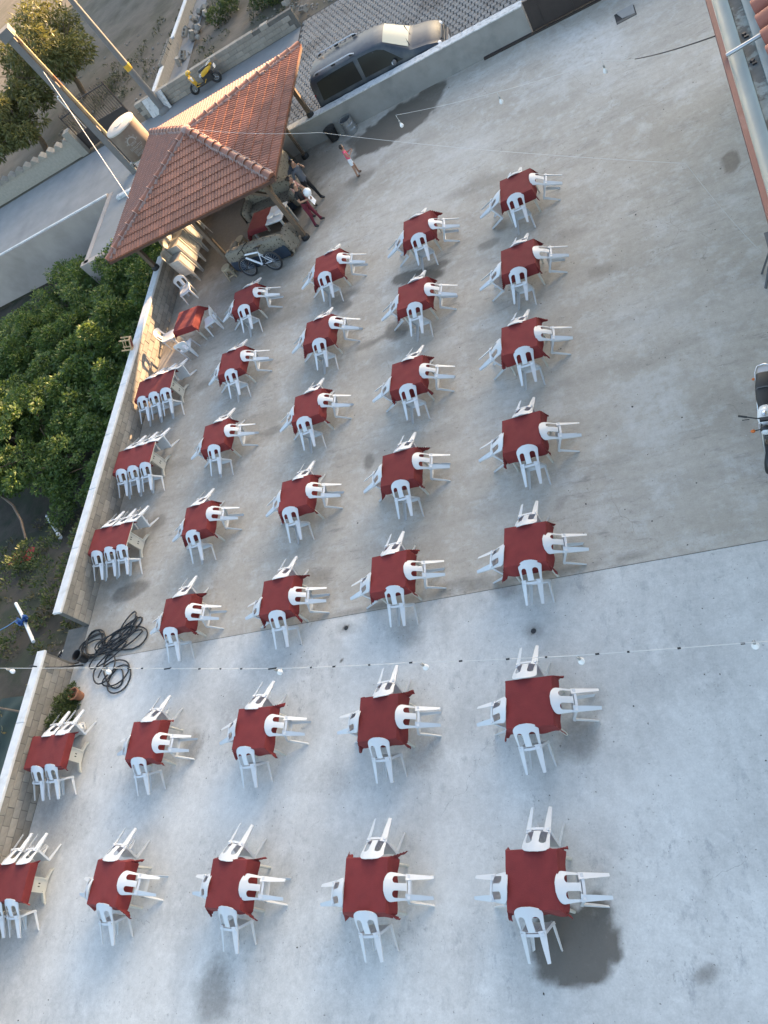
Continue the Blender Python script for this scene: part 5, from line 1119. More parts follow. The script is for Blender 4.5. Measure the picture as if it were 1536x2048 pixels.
for s in (-1, 1): blob([(-0.12, 0.58, 0.02, 0.05), (-0.2, 0.62, 0.03, 0.10), (-0.5, 0.70, 0.03, 0.10), (-0.74, 0.76, 0.02, 0.05)]).xf(Matrix.Translation((s * 0.12, 0, 0))).build('side_panel', m_yel, sc, 60)
MB().box((0, -0.30, 0.40), (0.22, 0.5, 0.30)).build('engine', m_blackp, sc)
MB().box((0, -0.86, 0.66), (0.20, 0.02, 0.14)).build('number_plate', m_coping, sc)
MB().tube([(0.14, -0.1, 0.26), (0.15, -0.75, 0.30)], 0.05, 10).build('exhaust', m_steel, sc, 60)
MB().ell((0, -0.02, 0.55), (0.10, 0.10, 0.09), 12, 8).build('helmet_box', m_steel, sc, 60)
# bicycle leaning on the sofa, nose to the left
bk = thing('bicycle', 'white framed bicycle leaning against the flower-patterned sofa', 'bicycle', (-12.90, 18.70, 0), 0, rot=(0, R_(11), R_(77)))
# local: +Y forward after the turn
wheel(bk, (0, 0.52, 0.33), 0.30, 0.034, sp=16); wheel(bk, (0, -0.52, 0.33), 0.30, 0.034, sp=16)
m_frw = M('white_frame_paint', (0.72, 0.73, 0.76), 0.3, 0.03, 5)
A = {'bb': (0, -0.08, 0.30), 'seat': (0, -0.20, 0.72), 'head': (0, 0.34, 0.74), 'headb': (0, 0.37, 0.64), 'rear': (0, -0.52, 0.33), 'front': (0, 0.52, 0.33)}
for nm, a, b, r in (('top_tube', 'seat', 'head', 0.027), ('down_tube', 'headb', 'bb', 0.032), ('seat_tube', 'seat', 'bb', 0.019)): MB().tube([A[a], A[b]], r, 8).build(nm, m_frw, bk, 60)
for s in (-1, 1):
    MB().tube([(s * 0.04, *A['rear'][1:]), (s * 0.02, *A['bb'][1:])], 0.011, 6).build('chain_stay', m_frw, bk, 60); MB().tube([(s * 0.05, *A['rear'][1:]), (s * 0.02, -0.18, 0.66)], 0.010, 6).build('seat_stay', m_frw, bk, 60)
    MB().tube([(s * 0.05, 0.38, 0.60), (s * 0.05, 0.52, 0.33)], 0.015, 6).build('fork', m_blackp, bk, 60)
    MB().tube([(0, 0.33, 0.94), (s * 0.15, 0.33, 0.96), (s * 0.31, 0.28, 0.97)], 0.012, 6).build('handlebar', m_blackp, bk, 60); MB().tube([(s * 0.2, 0.31, 0.965), (s * 0.32, 0.275, 0.97)], 0.017, 8).build('grip', m_black, bk)
    MB().tube([(s * 0.07, -0.08, 0.30), (s * 0.07, -0.08 + s * 0.16, 0.30 - s * 0.05)], 0.010, 6).build('crank', m_steel, bk); MB().box((s * 0.12, -0.08 + s * 0.16, 0.30 - s * 0.05), (0.09, 0.07, 0.02)).build('pedal', m_blackp, bk)
MB().tube([A['headb'], A['head'], (0, 0.33, 0.94)], 0.019, 8).build('steerer', m_blackp, bk, 60); MB().tube([A['seat'], (0, -0.24, 0.86)], 0.013, 6).build('seat_post', m_steel, bk)
blob([(-0.38, 0.88, 0.075, 0.02), (-0.30, 0.885, 0.07, 0.025), (-0.18, 0.875, 0.03, 0.02), (-0.10, 0.87, 0.015, 0.015)], 10).build('saddle', m_seatb, bk, 60)
MB().torus((0.05, -0.08, 0.30), 0.09, 0.006, 'x', 20, 5).build('chainring', m_steel, bk)
# ------------------------------------------------------------------ people
m_skin = M('skin', (0.34, 0.19, 0.125), 0.6, 0.06, 10); m_hair = M('dark_hair', (0.018, 0.013, 0.010), 0.5, 0.2, 20)
m_eye = M('eye', (0.02, 0.015, 0.012), 0.2, 0.0); m_lip = M('lips', (0.30, 0.09, 0.08), 0.5, 0.0)
def person(label, loc, rz, h, mats, arms, legs, hair='short', lean=0.0, fem=False, headturn=0.0):
    """local +Y forward. arms: {side: (elbow, wrist)}, legs: {side: (knee, ankle)} in a 1.70 m frame; mats: top, bottom, shoe, sleeve end 0..1"""
    t = thing('person', label, 'person', loc, rz); k = h / 1.70
    V = []; E = []; Rr = []; TG = []
    def v(p, r): V.append(Vector(p)); Rr.append(r if isinstance(r, tuple) else (r, r)); return len(V) - 1
    def e(a, b, tg): E.append((a, b)); TG.append(tg)
    sw = 0.155 if fem else 0.18; cw = 0.135 if fem else 0.155
    L = lean
    pel = v((0, 0, 0.92), (0.135, 0.105)); sp = v((0, 0.02 + L * 0.4, 1.10), (0.118 if fem else 0.135, 0.095)); ch = v((0, 0.02 + L, 1.30), (cw, 0.105)); nk = v((0, 0.01 + L * 1.2, 1.455), 0.052)
    hd = v((0, 0.03 + L * 1.3, 1.53), (0.068, 0.08)); hm = v((0, 0.035 + L * 1.35, 1.60), (0.076, 0.092)); ht = v((0, 0.025 + L * 1.35, 1.665), (0.055, 0.068))
    e(pel, sp, 'top'); e(sp, ch, 'top'); e(ch, nk, 'top'); e(nk, hd, 'skin'); e(hd, hm, 'skin'); e(hm, ht, 'skin')
    hands = []
    for s in (-1, 1):
        el, wr = arms[s]; sh = Vector((s * sw, L, 1.395)); el = Vector(el); wr = Vector(wr); q = mats[3]
        a = v(sh, 0.058); b = v(sh.lerp(el, q), 0.050); c = v(el, 0.038); d = v(wr, 0.027); dr = (wr - el).normalized(); f = v(wr + dr * 0.085, (0.036, 0.018))
        e(ch, a, 'top'); e(a, b, 'top'); e(b, c, 'skin'); e(c, d, 'skin'); e(d, f, 'skin'); hands.append((wr, dr, s))
        kn, an = legs[s]; hp = v((s * 0.085, 0, 0.86), 0.092); kv = v(kn, 0.060); av = v(an, 0.040); aa = Vector(an)
        tv = v((aa.x + s * 0.015, aa.y + 0.13, 0.035), (0.042, 0.030)); hv = v((aa.x, aa.y - 0.035, 0.04), (0.036, 0.034))
        e(pel, hp, 'bot'); mk = mats[4] if len(mats) > 4 else 1.0
        if mk < 1.0:
            md = v(Vector((s * 0.085, 0, 0.86)).lerp(Vector(kn), mk), 0.078); e(hp, md, 'bot'); e(md, kv, 'skin'); e(kv, av, 'skin')
        else: e(hp, kv, 'bot'); e(kv, av, 'bot')
        e(av, tv, 'shoe'); e(av, hv, 'shoe')
    me = bpy.data.meshes.new('tmp'); me.from_pydata([tuple(p * k) for p in V], E, []); o = bpy.data.objects.new('tmp', me); C.objects.link(o)
    sm = o.modifiers.new('s', 'SKIN'); sm.use_smooth_shade = True; o.modifiers.new('u', 'SUBSURF').levels = 1
    for i, r in enumerate(Rr): o.data.skin_vertices[0].data[i].radius = (r[0] * k, r[1] * k)
    o.data.skin_vertices[0].data[0].use_root = True
    dg = bpy.context.evaluated_depsgraph_get(); dg.update(); ne = bpy.data.meshes.new_from_object(o.evaluated_get(dg)); bpy.data.objects.remove(o)
    ne.name = 'body'; ne.materials.clear()
    for mm in (m_skin, mats[0], mats[1], mats[2]): ne.materials.append(mm)
    code = {'skin': 0, 'top': 1, 'bot': 2, 'shoe': 3}
    for p in ne.polygons:
        c = Vector(p.center) / k; best = (9, 0)
        for (a, b), tg in zip(E, TG):
            A_, B_ = V[a], V[b]; d = B_ - A_; q = max(0, min(1, (c - A_).dot(d) / max(1e-9, d.length_squared))); dist = (c - A_ - d * q).length - 0.5 * (Rr[a][0] * (1 - q) + Rr[b][0] * q)
            if dist < best[0]: best = (dist, code[tg])
        if best[1] == 1 and c.z < 0.90: best = (0, 2)
        p.material_index = best[1]; p.use_smooth = True
    body = ob('body', ne, t)
    fg = MB()          # five fingers on each hand
    for wr, dr, s in hands:
        sd_ = dr.cross(Vector((0, 0, 1))); sd_ = sd_.normalized() if sd_.length > 1e-3 else Vector((1, 0, 0)); nn = sd_.cross(dr)
        for i in range(4):
            b0 = wr + dr * 0.085 + sd_ * (0.024 - 0.016 * i); ln = (0.055, 0.068, 0.072, 0.06)[i]; fg.tube([b0 * k, (b0 + dr * ln * 0.55 - nn * 0.008) * k, (b0 + dr * ln * 0.9 - nn * 0.028) * k], [0.009 * k, 0.008 * k, 0.006 * k], 6)
        b0 = wr + dr * 0.03 + sd_ * 0.025; fg.tube([b0 * k, (b0 + sd_ * 0.03 + dr * 0.03) * k, (b0 + sd_ * 0.035 + dr * 0.06 - nn * 0.01) * k], [0.010 * k, 0.009 * k, 0.007 * k], 6)
    fg.build('fingers', m_skin, body, 60)
    hc = Vector((0, 0.035 + L * 1.35, 1.595))
    for s in (-1, 1):
        MB().ell(tuple((hc + Vector((s * 0.032, 0.088, 0.0))) * k), (0.011 * k, 0.008 * k, 0.007 * k), 8, 5).build('eye', m_eye, body)
        MB().ell(tuple((hc + Vector((s * 0.078, 0.0, -0.01))) * k), (0.012 * k, 0.022 * k, 0.03 * k), 8, 5).build('ear', m_skin, body, 60)
    MB().ell(tuple((hc + Vector((0, 0.10, -0.03))) * k), (0.013 * k, 0.020 * k, 0.022 * k), 8, 5).build('nose', m_skin, body, 60)
    MB().ell(tuple((hc + Vector((0, 0.086, -0.068))) * k), (0.024 * k, 0.010 * k, 0.007 * k), 8, 5).build('mouth', m_lip, body, 60)
    bm = bmesh.new(); bmesh.ops.create_icosphere(bm, subdivisions=3, radius=1.0)
    dele = []
    for vv in bm.verts:
        p = vv.co.copy(); low = -0.95 if hair == 'bob' else -0.35
        if (p.y > 0.45 and p.z < 0.45) or p.z < low: dele.append(vv)
        f = 1 + 0.05 * noise.noise(p * 4); vv.co = (Vector((p.x * 0.093 * f, p.y * 0.110 * f - 0.012, p.z * (0.115 if hair != 'bob' else 0.125) * f)) + hc + Vector((0, 0, 0.028))) * k
    bmesh.ops.delete(bm, geom=dele, context='VERTS')
    if hair == 'bun':
        bmesh.ops.create_icosphere(bm, subdivisions=2, radius=0.05 * k, matrix=Matrix.Translation((hc + Vector((0, -0.12, 0.05))) * k))
    hm_ = bpy.data.meshes.new('hair'); bm.to_mesh(hm_); bm.free(); hm_.materials.append(m_hair); hm_.polygons.foreach_set('use_smooth', [True] * len(hm_.polygons)); ob('hair', hm_, body)
    return t
m_tee = M('slate_tshirt', (0.085, 0.095, 0.115), 0.9, 0.1, 12); m_trous = M('black_trousers', (0.012, 0.012, 0.014), 0.9, 0.1, 10); m_blk = M('black_top', (0.012, 0.011, 0.013), 0.9, 0.1, 10)
m_maroon = M('maroon_trousers', (0.12, 0.014, 0.028), 0.9, 0.1, 10); m_shoe = M('dark_shoe', (0.02, 0.018, 0.018), 0.6, 0.1, 10); m_pink = M('pink_vest', (0.62, 0.09, 0.16), 0.85, 0.08, 10); m_wsh = M('white_shorts', (0.66, 0.68, 0.72), 0.85, 0.06, 10)
m_flor2 = M('pink_floral_blouse', (0.42, 0.20, 0.17), 0.9, 0.25, 25, col2=(0.62, 0.50, 0.45), mix=(0.48, 0.56), mix_scale=18); m_sand = M('brown_sandal', (0.09, 0.05, 0.035), 0.8, 0.1, 10)
person('man in slate grey t-shirt and black trousers standing with one hand raised to his face', (-11.16, 21.02, 0), R_(-112), 1.64, (m_tee, m_trous, m_shoe, 0.75),
       {-1: ((-0.24, 0.14, 1.20), (-0.09, 0.20, 1.44)), 1: ((0.27, -0.04, 1.12), (0.25, 0.10, 0.90))}, {-1: ((-0.11, 0.06, 0.48), (-0.13, 0.08, 0.08)), 1: ((0.13, 0.0, 0.48), (0.17, -0.08, 0.08))}, lean=0.02)
person('woman in black top and maroon trousers holding a white paper', (-11.03, 19.93, 0), R_(-100), 1.55, (m_blk, m_maroon, m_shoe, 0.55),
       {-1: ((-0.21, 0.08, 1.12), (-0.08, 0.28, 1.06)), 1: ((0.22, 0.06, 1.12), (0.06, 0.28, 1.04))}, {-1: ((-0.10, 0.05, 0.48), (-0.13, 0.10, 0.08)), 1: ((0.11, 0.0, 0.48), (0.15, -0.06, 0.08))}, fem=True, lean=0.05, hair='bun')
person('woman in pink flowered blouse half hidden behind the woman in black', (-11.28, 20.45, 0), R_(-95), 1.52, (m_flor2, m_maroon, m_shoe, 0.9),
       {-1: ((-0.21, 0.10, 1.12), (-0.12, 0.26, 1.02)), 1: ((0.21, 0.10, 1.12), (0.10, 0.27, 1.0))}, {-1: ((-0.10, 0.02, 0.48), (-0.11, 0.0, 0.08)), 1: ((0.10, 0.02, 0.48), (0.11, 0.0, 0.08))}, fem=True, lean=0.04, hair='bun')
person('little girl in pink vest and white shorts standing alone by the wet patch', (-9.70, 21.42, 0), R_(-72), 1.13, (m_pink, m_wsh, m_sand, 0.12, 0.55),
       {-1: ((-0.23, 0.10, 1.14), (-0.10, 0.26, 1.22)), 1: ((0.24, 0.08, 1.12), (0.12, 0.26, 1.20))}, {-1: ((-0.11, 0.06, 0.48), (-0.13, 0.06, 0.08)), 1: ((0.11, -0.02, 0.48), (0.14, -0.08, 0.08))}, fem=True, hair='bob')
pp = thing('paper_sheet', 'white paper held by the woman in maroon trousers', 'paper', (-10.74, 19.92, 0.86), R_(-100))
MB().add([(-0.10, 0, 0.13), (0.11, 0.02, 0.14), (0.12, 0.06, -0.15), (-0.09, 0.05, -0.16), (-0.10, 0.004, 0.13), (0.11, 0.024, 0.14), (0.12, 0.064, -0.15), (-0.09, 0.054, -0.16)], [(0, 1, 2, 3), (7, 6, 5, 4), (0, 4, 5, 1), (1, 5, 6, 2), (2, 6, 7, 3), (3, 7, 4, 0)]).build('sheet', M('paper', (0.8, 0.8, 0.82), 0.7, 0.0), pp)
bl = thing('balloon', 'white balloon beside the woman with the paper', 'balloon', (-10.78, 20.05, 0.86))
MB().lathe([(0.008, 0), (0.03, 0.02), (0.09, 0.07), (0.125, 0.14), (0.13, 0.19), (0.11, 0.25), (0.06, 0.295), (0.0, 0.305)], (0, 0, 0), 20, cap=False).build('skin', M('white_latex', (0.8, 0.8, 0.8), 0.25, 0.0), bl, 60)
MB().tube([(0, 0, 0.005), (0, 0, -0.02)], [0.012, 0.02], 8).build('knot', m_white, bl)
MB().tube([(0, 0, -0.02), (-0.05, 0.0, -0.05), (-0.08, -0.03, 0.0)], 0.002, 4).build('string', m_wire, bl)
# ------------------------------------------------------------------ building eave at the right edge
m_fasc = M('red_brown_fascia', (0.125, 0.045, 0.038), 0.7, 0.12, 3, col2=(0.19, 0.10, 0.09), mix=(0.58, 0.7), mix_scale=1.2)
m_gut = M('pale_green_gutter', (0.29, 0.325, 0.31), 0.6, 0.08, 3); m_ledge = M('dirty_ledge', (0.12, 0.12, 0.11), 0.9, 0.3, 6, col2=(0.23, 0.26, 0.245), mix=(0.5, 0.56), mix_scale=4)
hb = thing('house_eave', 'tiled house roof with red fascia and pale gutter at the top right', 'building', (0, 0, 0))
EY0, EY1, EZ = 5.0, 19.0, 6.5
def strip(x0, x1, z0, z1, name, mat): return MB().box(((x0 + x1) / 2, (EY0 + EY1) / 2, (z0 + z1) / 2), (x1 - x0, EY1 - EY0, z1 - z0)).build(name, mat, hb)
MB().beam((0.335, EY0, EZ - 0.05), (0.325, EY1, EZ - 0.05), 0.055, 0.14).build('fascia', m_fasc, hb)
gm = MB(); prof = [(0.366, 0.02), (0.37, 0.0), (0.39, -0.06), (0.43, -0.075), (0.49, -0.05), (0.515, -0.01), (0.525, 0.01)]
gm.add([(x, y, EZ + z) for y in (EY0, EY1) for x, z in prof], [(i, i + 1, 7 + i + 1, 7 + i) for i in range(6)]); gm.build('gutter', m_gut, hb, 60)
strip(0.535, 0.80, EZ - 0.16, EZ - 0.045, 'ledge', m_ledge); strip(0.66, 0.78, EZ - 0.045, EZ - 0.005, 'mortar_bed', m_gut)
m_rtile = M('pan_tile', (0.27, 0.098, 0.066), 0.75, 0.15, 6, bump=0.2, rnd=0.1)
rv = []; 
for q, rad in ((0.0, 0.125), (0.45, 0.105)):
    for k in range(9): a = math.pi * k / 8; rv.append((q, math.cos(a) * rad, math.sin(a) * rad * 0.8))
rt_me = MB().add(rv, [(k, k + 1, 9 + k + 1, 9 + k) for k in range(8)]).mesh('barrel_tile', m_rtile, 60)
pv_ = [(p[0], p[1], -p[2] * 0.6) for p in rv]; pt_me = MB().add(pv_, [(k, k + 1, 9 + k + 1, 9 + k) for k in range(8)]).mesh('pan_tile', m_rtile, 60)
for j in range(3):
    y = EY0 + 0.2
    while y < EY1 - 0.2:
        ob('barrel_tile', rt_me, hb, (0.745 + 0.38 * j, y, EZ + 0.05 + 0.13 * j), (0, R_(-18), 0)); ob('pan_tile', pt_me, hb, (0.75 + 0.38 * j, y + 0.155, EZ + 0.055 + 0.13 * j), (0, R_(-18), 0)); y += 0.31
MB().add([(0.80, EY0, EZ - 0.03), (0.80, EY1, EZ - 0.03), (4.5, EY1, EZ + 1.17), (4.5, EY0, EZ + 1.17)], [(0, 1, 2, 3)]).build('roof_deck', m_rtile, hb)
MB().box((2.9, 12, 3.1), (3.0, 13.8, 6.2)).build('wall', m_plaster, hb)
MB().tube([(0.35, 9.25, EZ + 0.045), (0.95, 9.28, EZ + 0.12)], 0.024, 10).build('stay_rod', m_steel, hb, 60)
for y, r in ((9.08, 0.028), (9.62, 0.024)):
    MB().lathe([(r, 0), (r, 0.02), (r * 0.8, 0.026), (0, 0.026)], (0.585, y, EZ - 0.045), 10, cap=False).build('bolt_head', m_brown_metal, hb); MB().box((0.60, y - 0.06, EZ - 0.035), (0.045, 0.03, 0.02)).build('clamp', m_black, hb)
# steel trestle legs at the right edge
ts = thing('steel_trestle', 'grey steel trestle legs at the right edge beyond the motorcycle', 'trestle', (0.42, 11.92, 0))
for a, b in (((-0.12, 0.20, 0), (0.10, 0.05, 0.72)), ((-0.12, -0.20, 0), (0.10, -0.05, 0.72)), ((0.45, 0.20, 0), (0.16, 0.05, 0.72)), ((0.45, -0.20, 0), (0.16, -0.05, 0.72))): MB().beam(a, b, 0.045, 0.03).build('leg', m_greyp, ts)
MB().box((0.13, 0, 0.735), (0.14, 0.9, 0.04)).build('top_bar', m_greyp, ts)
# ------------------------------------------------------------------ bins, hose, pit and small things
bn = thing('plastic_bin', 'small black plastic bin against the cement street wall', 'bin', (-10.86, 24.02, 0), 0.3)
MB().lathe([(0.0, 0.0), (0.13, 0.0), (0.16, 0.02), (0.20, 0.40), (0.215, 0.41), (0.215, 0.44), (0.19, 0.44), (0.15, 0.05), (0.0, 0.04)], (0, 0, 0), 22, cap=False).build('bucket', m_blackp, bn, 40)
MB().lathe([(0.0, 0.475), (0.12, 0.47), (0.20, 0.445)], (0, 0, 0), 20, cap=False).build('lid', m_blackp, bn, 40)
dr_ = thing('metal_drum', 'silver steel drum against the cement street wall', 'drum', (-10.18, 23.95, 0), 0.3)
MB().lathe([(0.0, 0.02), (0.205, 0.0), (0.21, 0.02), (0.205, 0.16), (0.215, 0.17), (0.205, 0.18), (0.205, 0.33), (0.215, 0.34), (0.205, 0.35), (0.205, 0.49), (0.218, 0.50), (0.218, 0.515), (0.195, 0.51), (0.195, 0.06), (0.0, 0.06)], (0, 0, 0), 28, cap=False).build('barrel', m_steel, dr_, 35)
for k in range(3): a = k * 2.1 + 0.4; MB().box((0.17 * math.cos(a), 0.17 * math.sin(a), 0.01), (0.07, 0.05, 0.03), a).build('foot', m_black, dr_)
# black hose
rh = random.Random(14)
def hose_path():
    P = []
    loops = [(-16.45, 6.85, 0.45, 0.36, 0.3), (-16.40, 6.95, 0.38, 0.40, 0.5), (-16.50, 6.80, 0.50, 0.30, 0.1), (-16.42, 6.90, 0.42, 0.42, 0.9), (-15.95, 6.80, 0.65, 0.20, 0.30), (-15.60, 6.90, 0.75, 0.22, 0.30), (-15.40, 7.05, 0.68, 0.20, 0.50), (-15.20, 6.85, 0.72, 0.38, 0.0), (-15.50, 6.80, 0.85, 0.16, 0.25), (-15.25, 7.30, 0.42, 0.18, 0.95), (-15.75, 6.55, 0.70, 0.22, 0.45), (-15.75, 6.15, 0.42, 0.40, 1.2), (-15.45, 6.05, 0.60, 0.30, -0.9), (-15.18, 5.82, 0.42, 0.40, 0.2), (-15.40, 6.0, 0.55, 0.36, 0.1)]
    ph = 0.0; z = 0.02
    for i, (cx, cy, a, b, rot) in enumerate(loops):
        for k in range(20):
            q = ph + 2 * math.pi * k / 20; x = a * math.cos(q) * (1 + 0.06 * math.sin(3 * q + i)); y = b * math.sin(q) * (1 + 0.08 * math.cos(2 * q + i))
            P.append((cx + x * math.cos(rot) - y * math.sin(rot), cy + x * math.sin(rot) + y * math.cos(rot), 0.022 + 0.011 * (i % 6) + 0.012 * math.sin(q * 2 + i)))
        ph += 0.7
    # smooth
    Q = [Vector(p) for p in P]
    for _ in range(3): Q = [Q[0]] + [(Q[i - 1] + Q[i] * 2 + Q[i + 1]) / 4 for i in range(1, len(Q) - 1)] + [Q[-1]]
    return [(p.x, p.y, max(0.024, p.z)) for p in Q]
hs = MB().tube(hose_path(), 0.019, 7).build('rubber_hose', m_black, None, 60); tag(hs, 'tangled coil of black rubber hose in the gap between the walls', 'hose')
hp2 = MB().tube([(-16.6, 6.35, 0.05), (-16.95, 6.15, 0.55), (-17.1, 6.05, 0.98), (-17.35, 6.1, 1.0), (-17.7, 6.6, 0.1), (-18.0, 7.3, -0.35)], 0.025, 7).build('rubber_hose', m_black, None, 60); tag(hp2, 'single black hose running over the lower white coping', 'hose')
bk_ = thing('black_bucket', 'round black bucket standing in the hose coil', 'bucket', (-16.62, 6.52, 0))
MB().lathe([(0.0, 0.01), (0.11, 0.0), (0.145, 0.30), (0.155, 0.31), (0.155, 0.325), (0.135, 0.32), (0.10, 0.03), (0, 0.03)], (0, 0, 0), 22, cap=False).build('bucket', m_blackp, bk_, 40)
MB().torus((0, 0, 0.30), 0.15, 0.006, 'z', 24, 5).build('rim', m_greyp, bk_)
# gap between the walls: concrete threshold, pump, pipes and rag
th_ = struct(MB().box((-17.25, 6.98, -0.10), (0.8, 1.0, 0.19)).build('threshold', m_mortar))
pu = thing('water_pump', 'rusty water pump and battery box beside the lower wall end', 'pump', (-17.75, 6.85, gz(-17.75, 6.85)), 0.4)
MB().bbox((0.15, -0.25, 0.30), (0.34, 0.24, 0.24), 0.02).build('box', m_greyp, pu); MB().tube([(-0.2, 0.1, 0.35), (0.2, 0.1, 0.35)], 0.13, 14).build('motor', m_brown_metal, pu, 50)
for k in range(6): MB().torus((-0.15 + 0.06 * k, 0.1, 0.35), 0.132, 0.008, 'x', 16, 4).build('fin', m_steel, pu)
MB().tube([(0.2, 0.1, 0.35), (0.34, 0.05, 0.36), (0.40, -0.1, 0.45)], 0.03, 8).build('outlet', m_rust, pu, 60); MB().box((0, 0, 0.12), (0.6, 0.4, 0.12)).build('base', m_concpole, pu)
m_pvc = M('white_pvc', (0.66, 0.66, 0.66), 0.4, 0.06, 4)
o = MB().tube([(-23.3, 13.4, gz(-23.3, 13.4) + 0.35), (-22.0, 12.3, gz(-22, 12.3) + 0.3), (-21.99, 12.29, gz(-22, 12.3) + 0.3), (-21.73, 12.04, gz(-21.7, 12) + 0.28)], [0.06, 0.06, 0.075, 0.075], 10).build('pvc_pipe', m_pvc, None, 50); tag(o, 'white pvc pipe with socket end lying on the soil', 'pipe')
o = MB().tube([(-20.88, 8.93, -0.30), (-20.4, 8.5, -0.28), (-19.35, 7.47, -0.22)], [0.05, 0.05, 0.05], 10).build('pvc_pipe', m_pvc, None, 50); tag(o, 'white pvc pipe with blue rag near the pump', 'pipe')
rag = MB(); vs_ = []
for j in range(9):
    for i in range(9): u, v_ = i / 8 - 0.5, j / 8 - 0.5; vs_.append((-20.1 + u * 0.45 + 0.06 * math.sin(11 * v_), 8.22 + v_ * 0.2 + 0.07 * math.sin(8 * u), -0.17 + 0.10 * noise.noise(Vector((u * 6, v_ * 6, 2))) + 0.05 * math.sin(14 * u)))
rag.add(vs_, [(j * 9 + i, j * 9 + i + 1, j * 9 + 10 + i, j * 9 + 9 + i) for j in range(8) for i in range(8)]); o = rag.build('blue_rag', M('blue_cloth', (0.02, 0.07, 0.22), 0.9, 0.15, 8), None, 60); tag(o, 'crumpled blue cloth tied on the white pipe', 'cloth')
o = MB().tube([(-21.6, 8.2, -0.45), (-21.0, 8.25, -0.35), (-20.4, 8.3, -0.2), (-20.1, 8.2, -0.12)], 0.012, 6).build('blue_rope', M('blue_rope', (0.10, 0.22, 0.40), 0.9, 0.1), None, 60); tag(o, 'thin blue rope leading left from the blue cloth', 'rope')
o = MB().tube([(-26.2, 14.9, -1.2), (-24.93, 14.15, -0.95), (-23.92, 13.47, -0.9), (-23.1, 12.66, -0.9), (-22.62, 11.87, -1.0)], 0.045, 8).build('wooden_branch', m_wood, None, 60); tag(o, 'curved bare branch on the soil left of the white pipe', 'branch')
o = MB().tube([(-17.7, 8.9, -0.6), (-18.6, 8.9, -0.75), (-19.6, 8.65, -0.7)], 0.018, 6).build('thin_pole', m_greyp, None, 60); tag(o, 'thin dark rod lying across the bare soil outside the wall', 'rod')
tarp = MB(); vs_ = []
for j in range(11):
    for i in range(11): u, v_ = i / 10 - 0.5, j / 10 - 0.5; x, y = -23.6 + u * 1.1, 11.75 + v_ * 0.6; vs_.append((x, y, gz(x, y) + 0.16 + 0.16 * noise.noise(Vector((x * 3.4, y * 3.4, 1))) + 0.05 * math.sin(14 * u + 9 * v_)))
tarp.add(vs_, [(j * 11 + i, j * 11 + i + 1, j * 11 + 12 + i, j * 11 + 11 + i) for j in range(10) for i in range(10)]); o = tarp.build('red_tarp', M('red_tarpaulin', (0.32, 0.03, 0.02), 0.6, 0.15, 4), None, 60); tag(o, 'crumpled red tarpaulin at the left edge among weeds', 'tarpaulin')
gtarp = MB(); vs_ = []
for j in range(11):
    for i in range(9): u, v_ = i / 8 - 0.5, j / 10 - 0.5; x, y = -19.9 + u * 1.5, 4.9 + v_ * 2.4; vs_.append((x, y, gz(x, y) + 0.14 + 0.15 * noise.noise(Vector((x * 1.9, y * 1.9, 5)))))
gtarp.add(vs_, [(j * 9 + i, j * 9 + i + 1, j * 9 + 10 + i, j * 9 + 9 + i) for j in range(10) for i in range(8)]); o = gtarp.build('green_tarp', M('green_tarpaulin', (0.008, 0.02, 0.013), 0.6, 0.2, 4), None, 60); tag(o, 'dark green tarpaulin outside the lower wall', 'tarpaulin')
o = MB().tube([(-20.4, 5.7, 0.1), (-17.4, 5.05, 0.35)], 0.03, 7).build('bare_pole', m_wood, None, 60); tag(o, 'bare wooden pole leaning on the outside of the lower wall', 'pole')
# inspection pit with a broken cover
pit = thing('inspection_pit', 'square floor pit with broken concrete cover near the red eave', 'pit', (-1.30, 22.88, 0), 0.06)
MB().box((0, 0, 0.0025), (0.54, 0.52, 0.005)).build('opening', m_black, pit)
MB().add([(-0.10, -0.10, 0.012), (0.24, -0.16, 0.012), (0.25, 0.23, 0.05), (-0.2, 0.22, 0.05), (-0.10, -0.10, -0.02), (0.24, -0.16, -0.02), (0.25, 0.23, 0.01), (-0.2, 0.22, 0.01)], [(0, 1, 2, 3), (0, 4, 5, 1), (1, 5, 6, 2), (2, 6, 7, 3), (3, 7, 4, 0)]).build('broken_cover', m_render, pit)
MB().box((0.0, -0.2, 0.007), (0.5, 0.10, 0.008)).build('rubble_sill', m_mortar, pit)
# floor drain holes
for i, (x, y, lab) in enumerate(((-4.61, 5.48, 'round dark drain hole near the rightmost column on the lower slab'), (-8.67, 6.16, 'small dark drain hole between the third and second columns'))):
    o = MB().lathe([(0, 0.003), (0.03, 0.003), (0.042, 0.004), (0.05, 0.0)], (0, 0, 0), 16, cap=False).build('drain_hole', m_black, None, 60); o.location = (x, y, -0.004); tag(o, lab, 'drain')
# loose grit and leaf litter on the slabs
rl = random.Random(77); lm = MB()
for _ in range(330):
    x, y = rl.uniform(-16.3, 0.6), rl.uniform(-1.5, 23.8)
    if rl.random() < 0.35: x, y = rl.gauss(-2.2, 1.5), rl.gauss(15, 5)
    if not (-16.5 < x < 0.8 and -2 < y < 24): continue
    s = rl.uniform(0.005, 0.02) * (1.6 if rl.random() < 0.1 else 1); a = rl.uniform(0, 6.28); e_ = rl.uniform(0.4, 1)
    lm.add([(x + s * math.cos(a), y + s * math.sin(a), 0.003), (x + s * e_ * math.cos(a + 1.6), y + s * e_ * math.sin(a + 1.6), 0.010), (x + s * math.cos(a + 3.1), y + s * math.sin(a + 3.1), 0.003), (x + s * e_ * math.cos(a + 4.7), y + s * e_ * math.sin(a + 4.7), 0.003)], [(0, 1, 2), (0, 2, 3), (0, 1, 3), (1, 2, 3)])
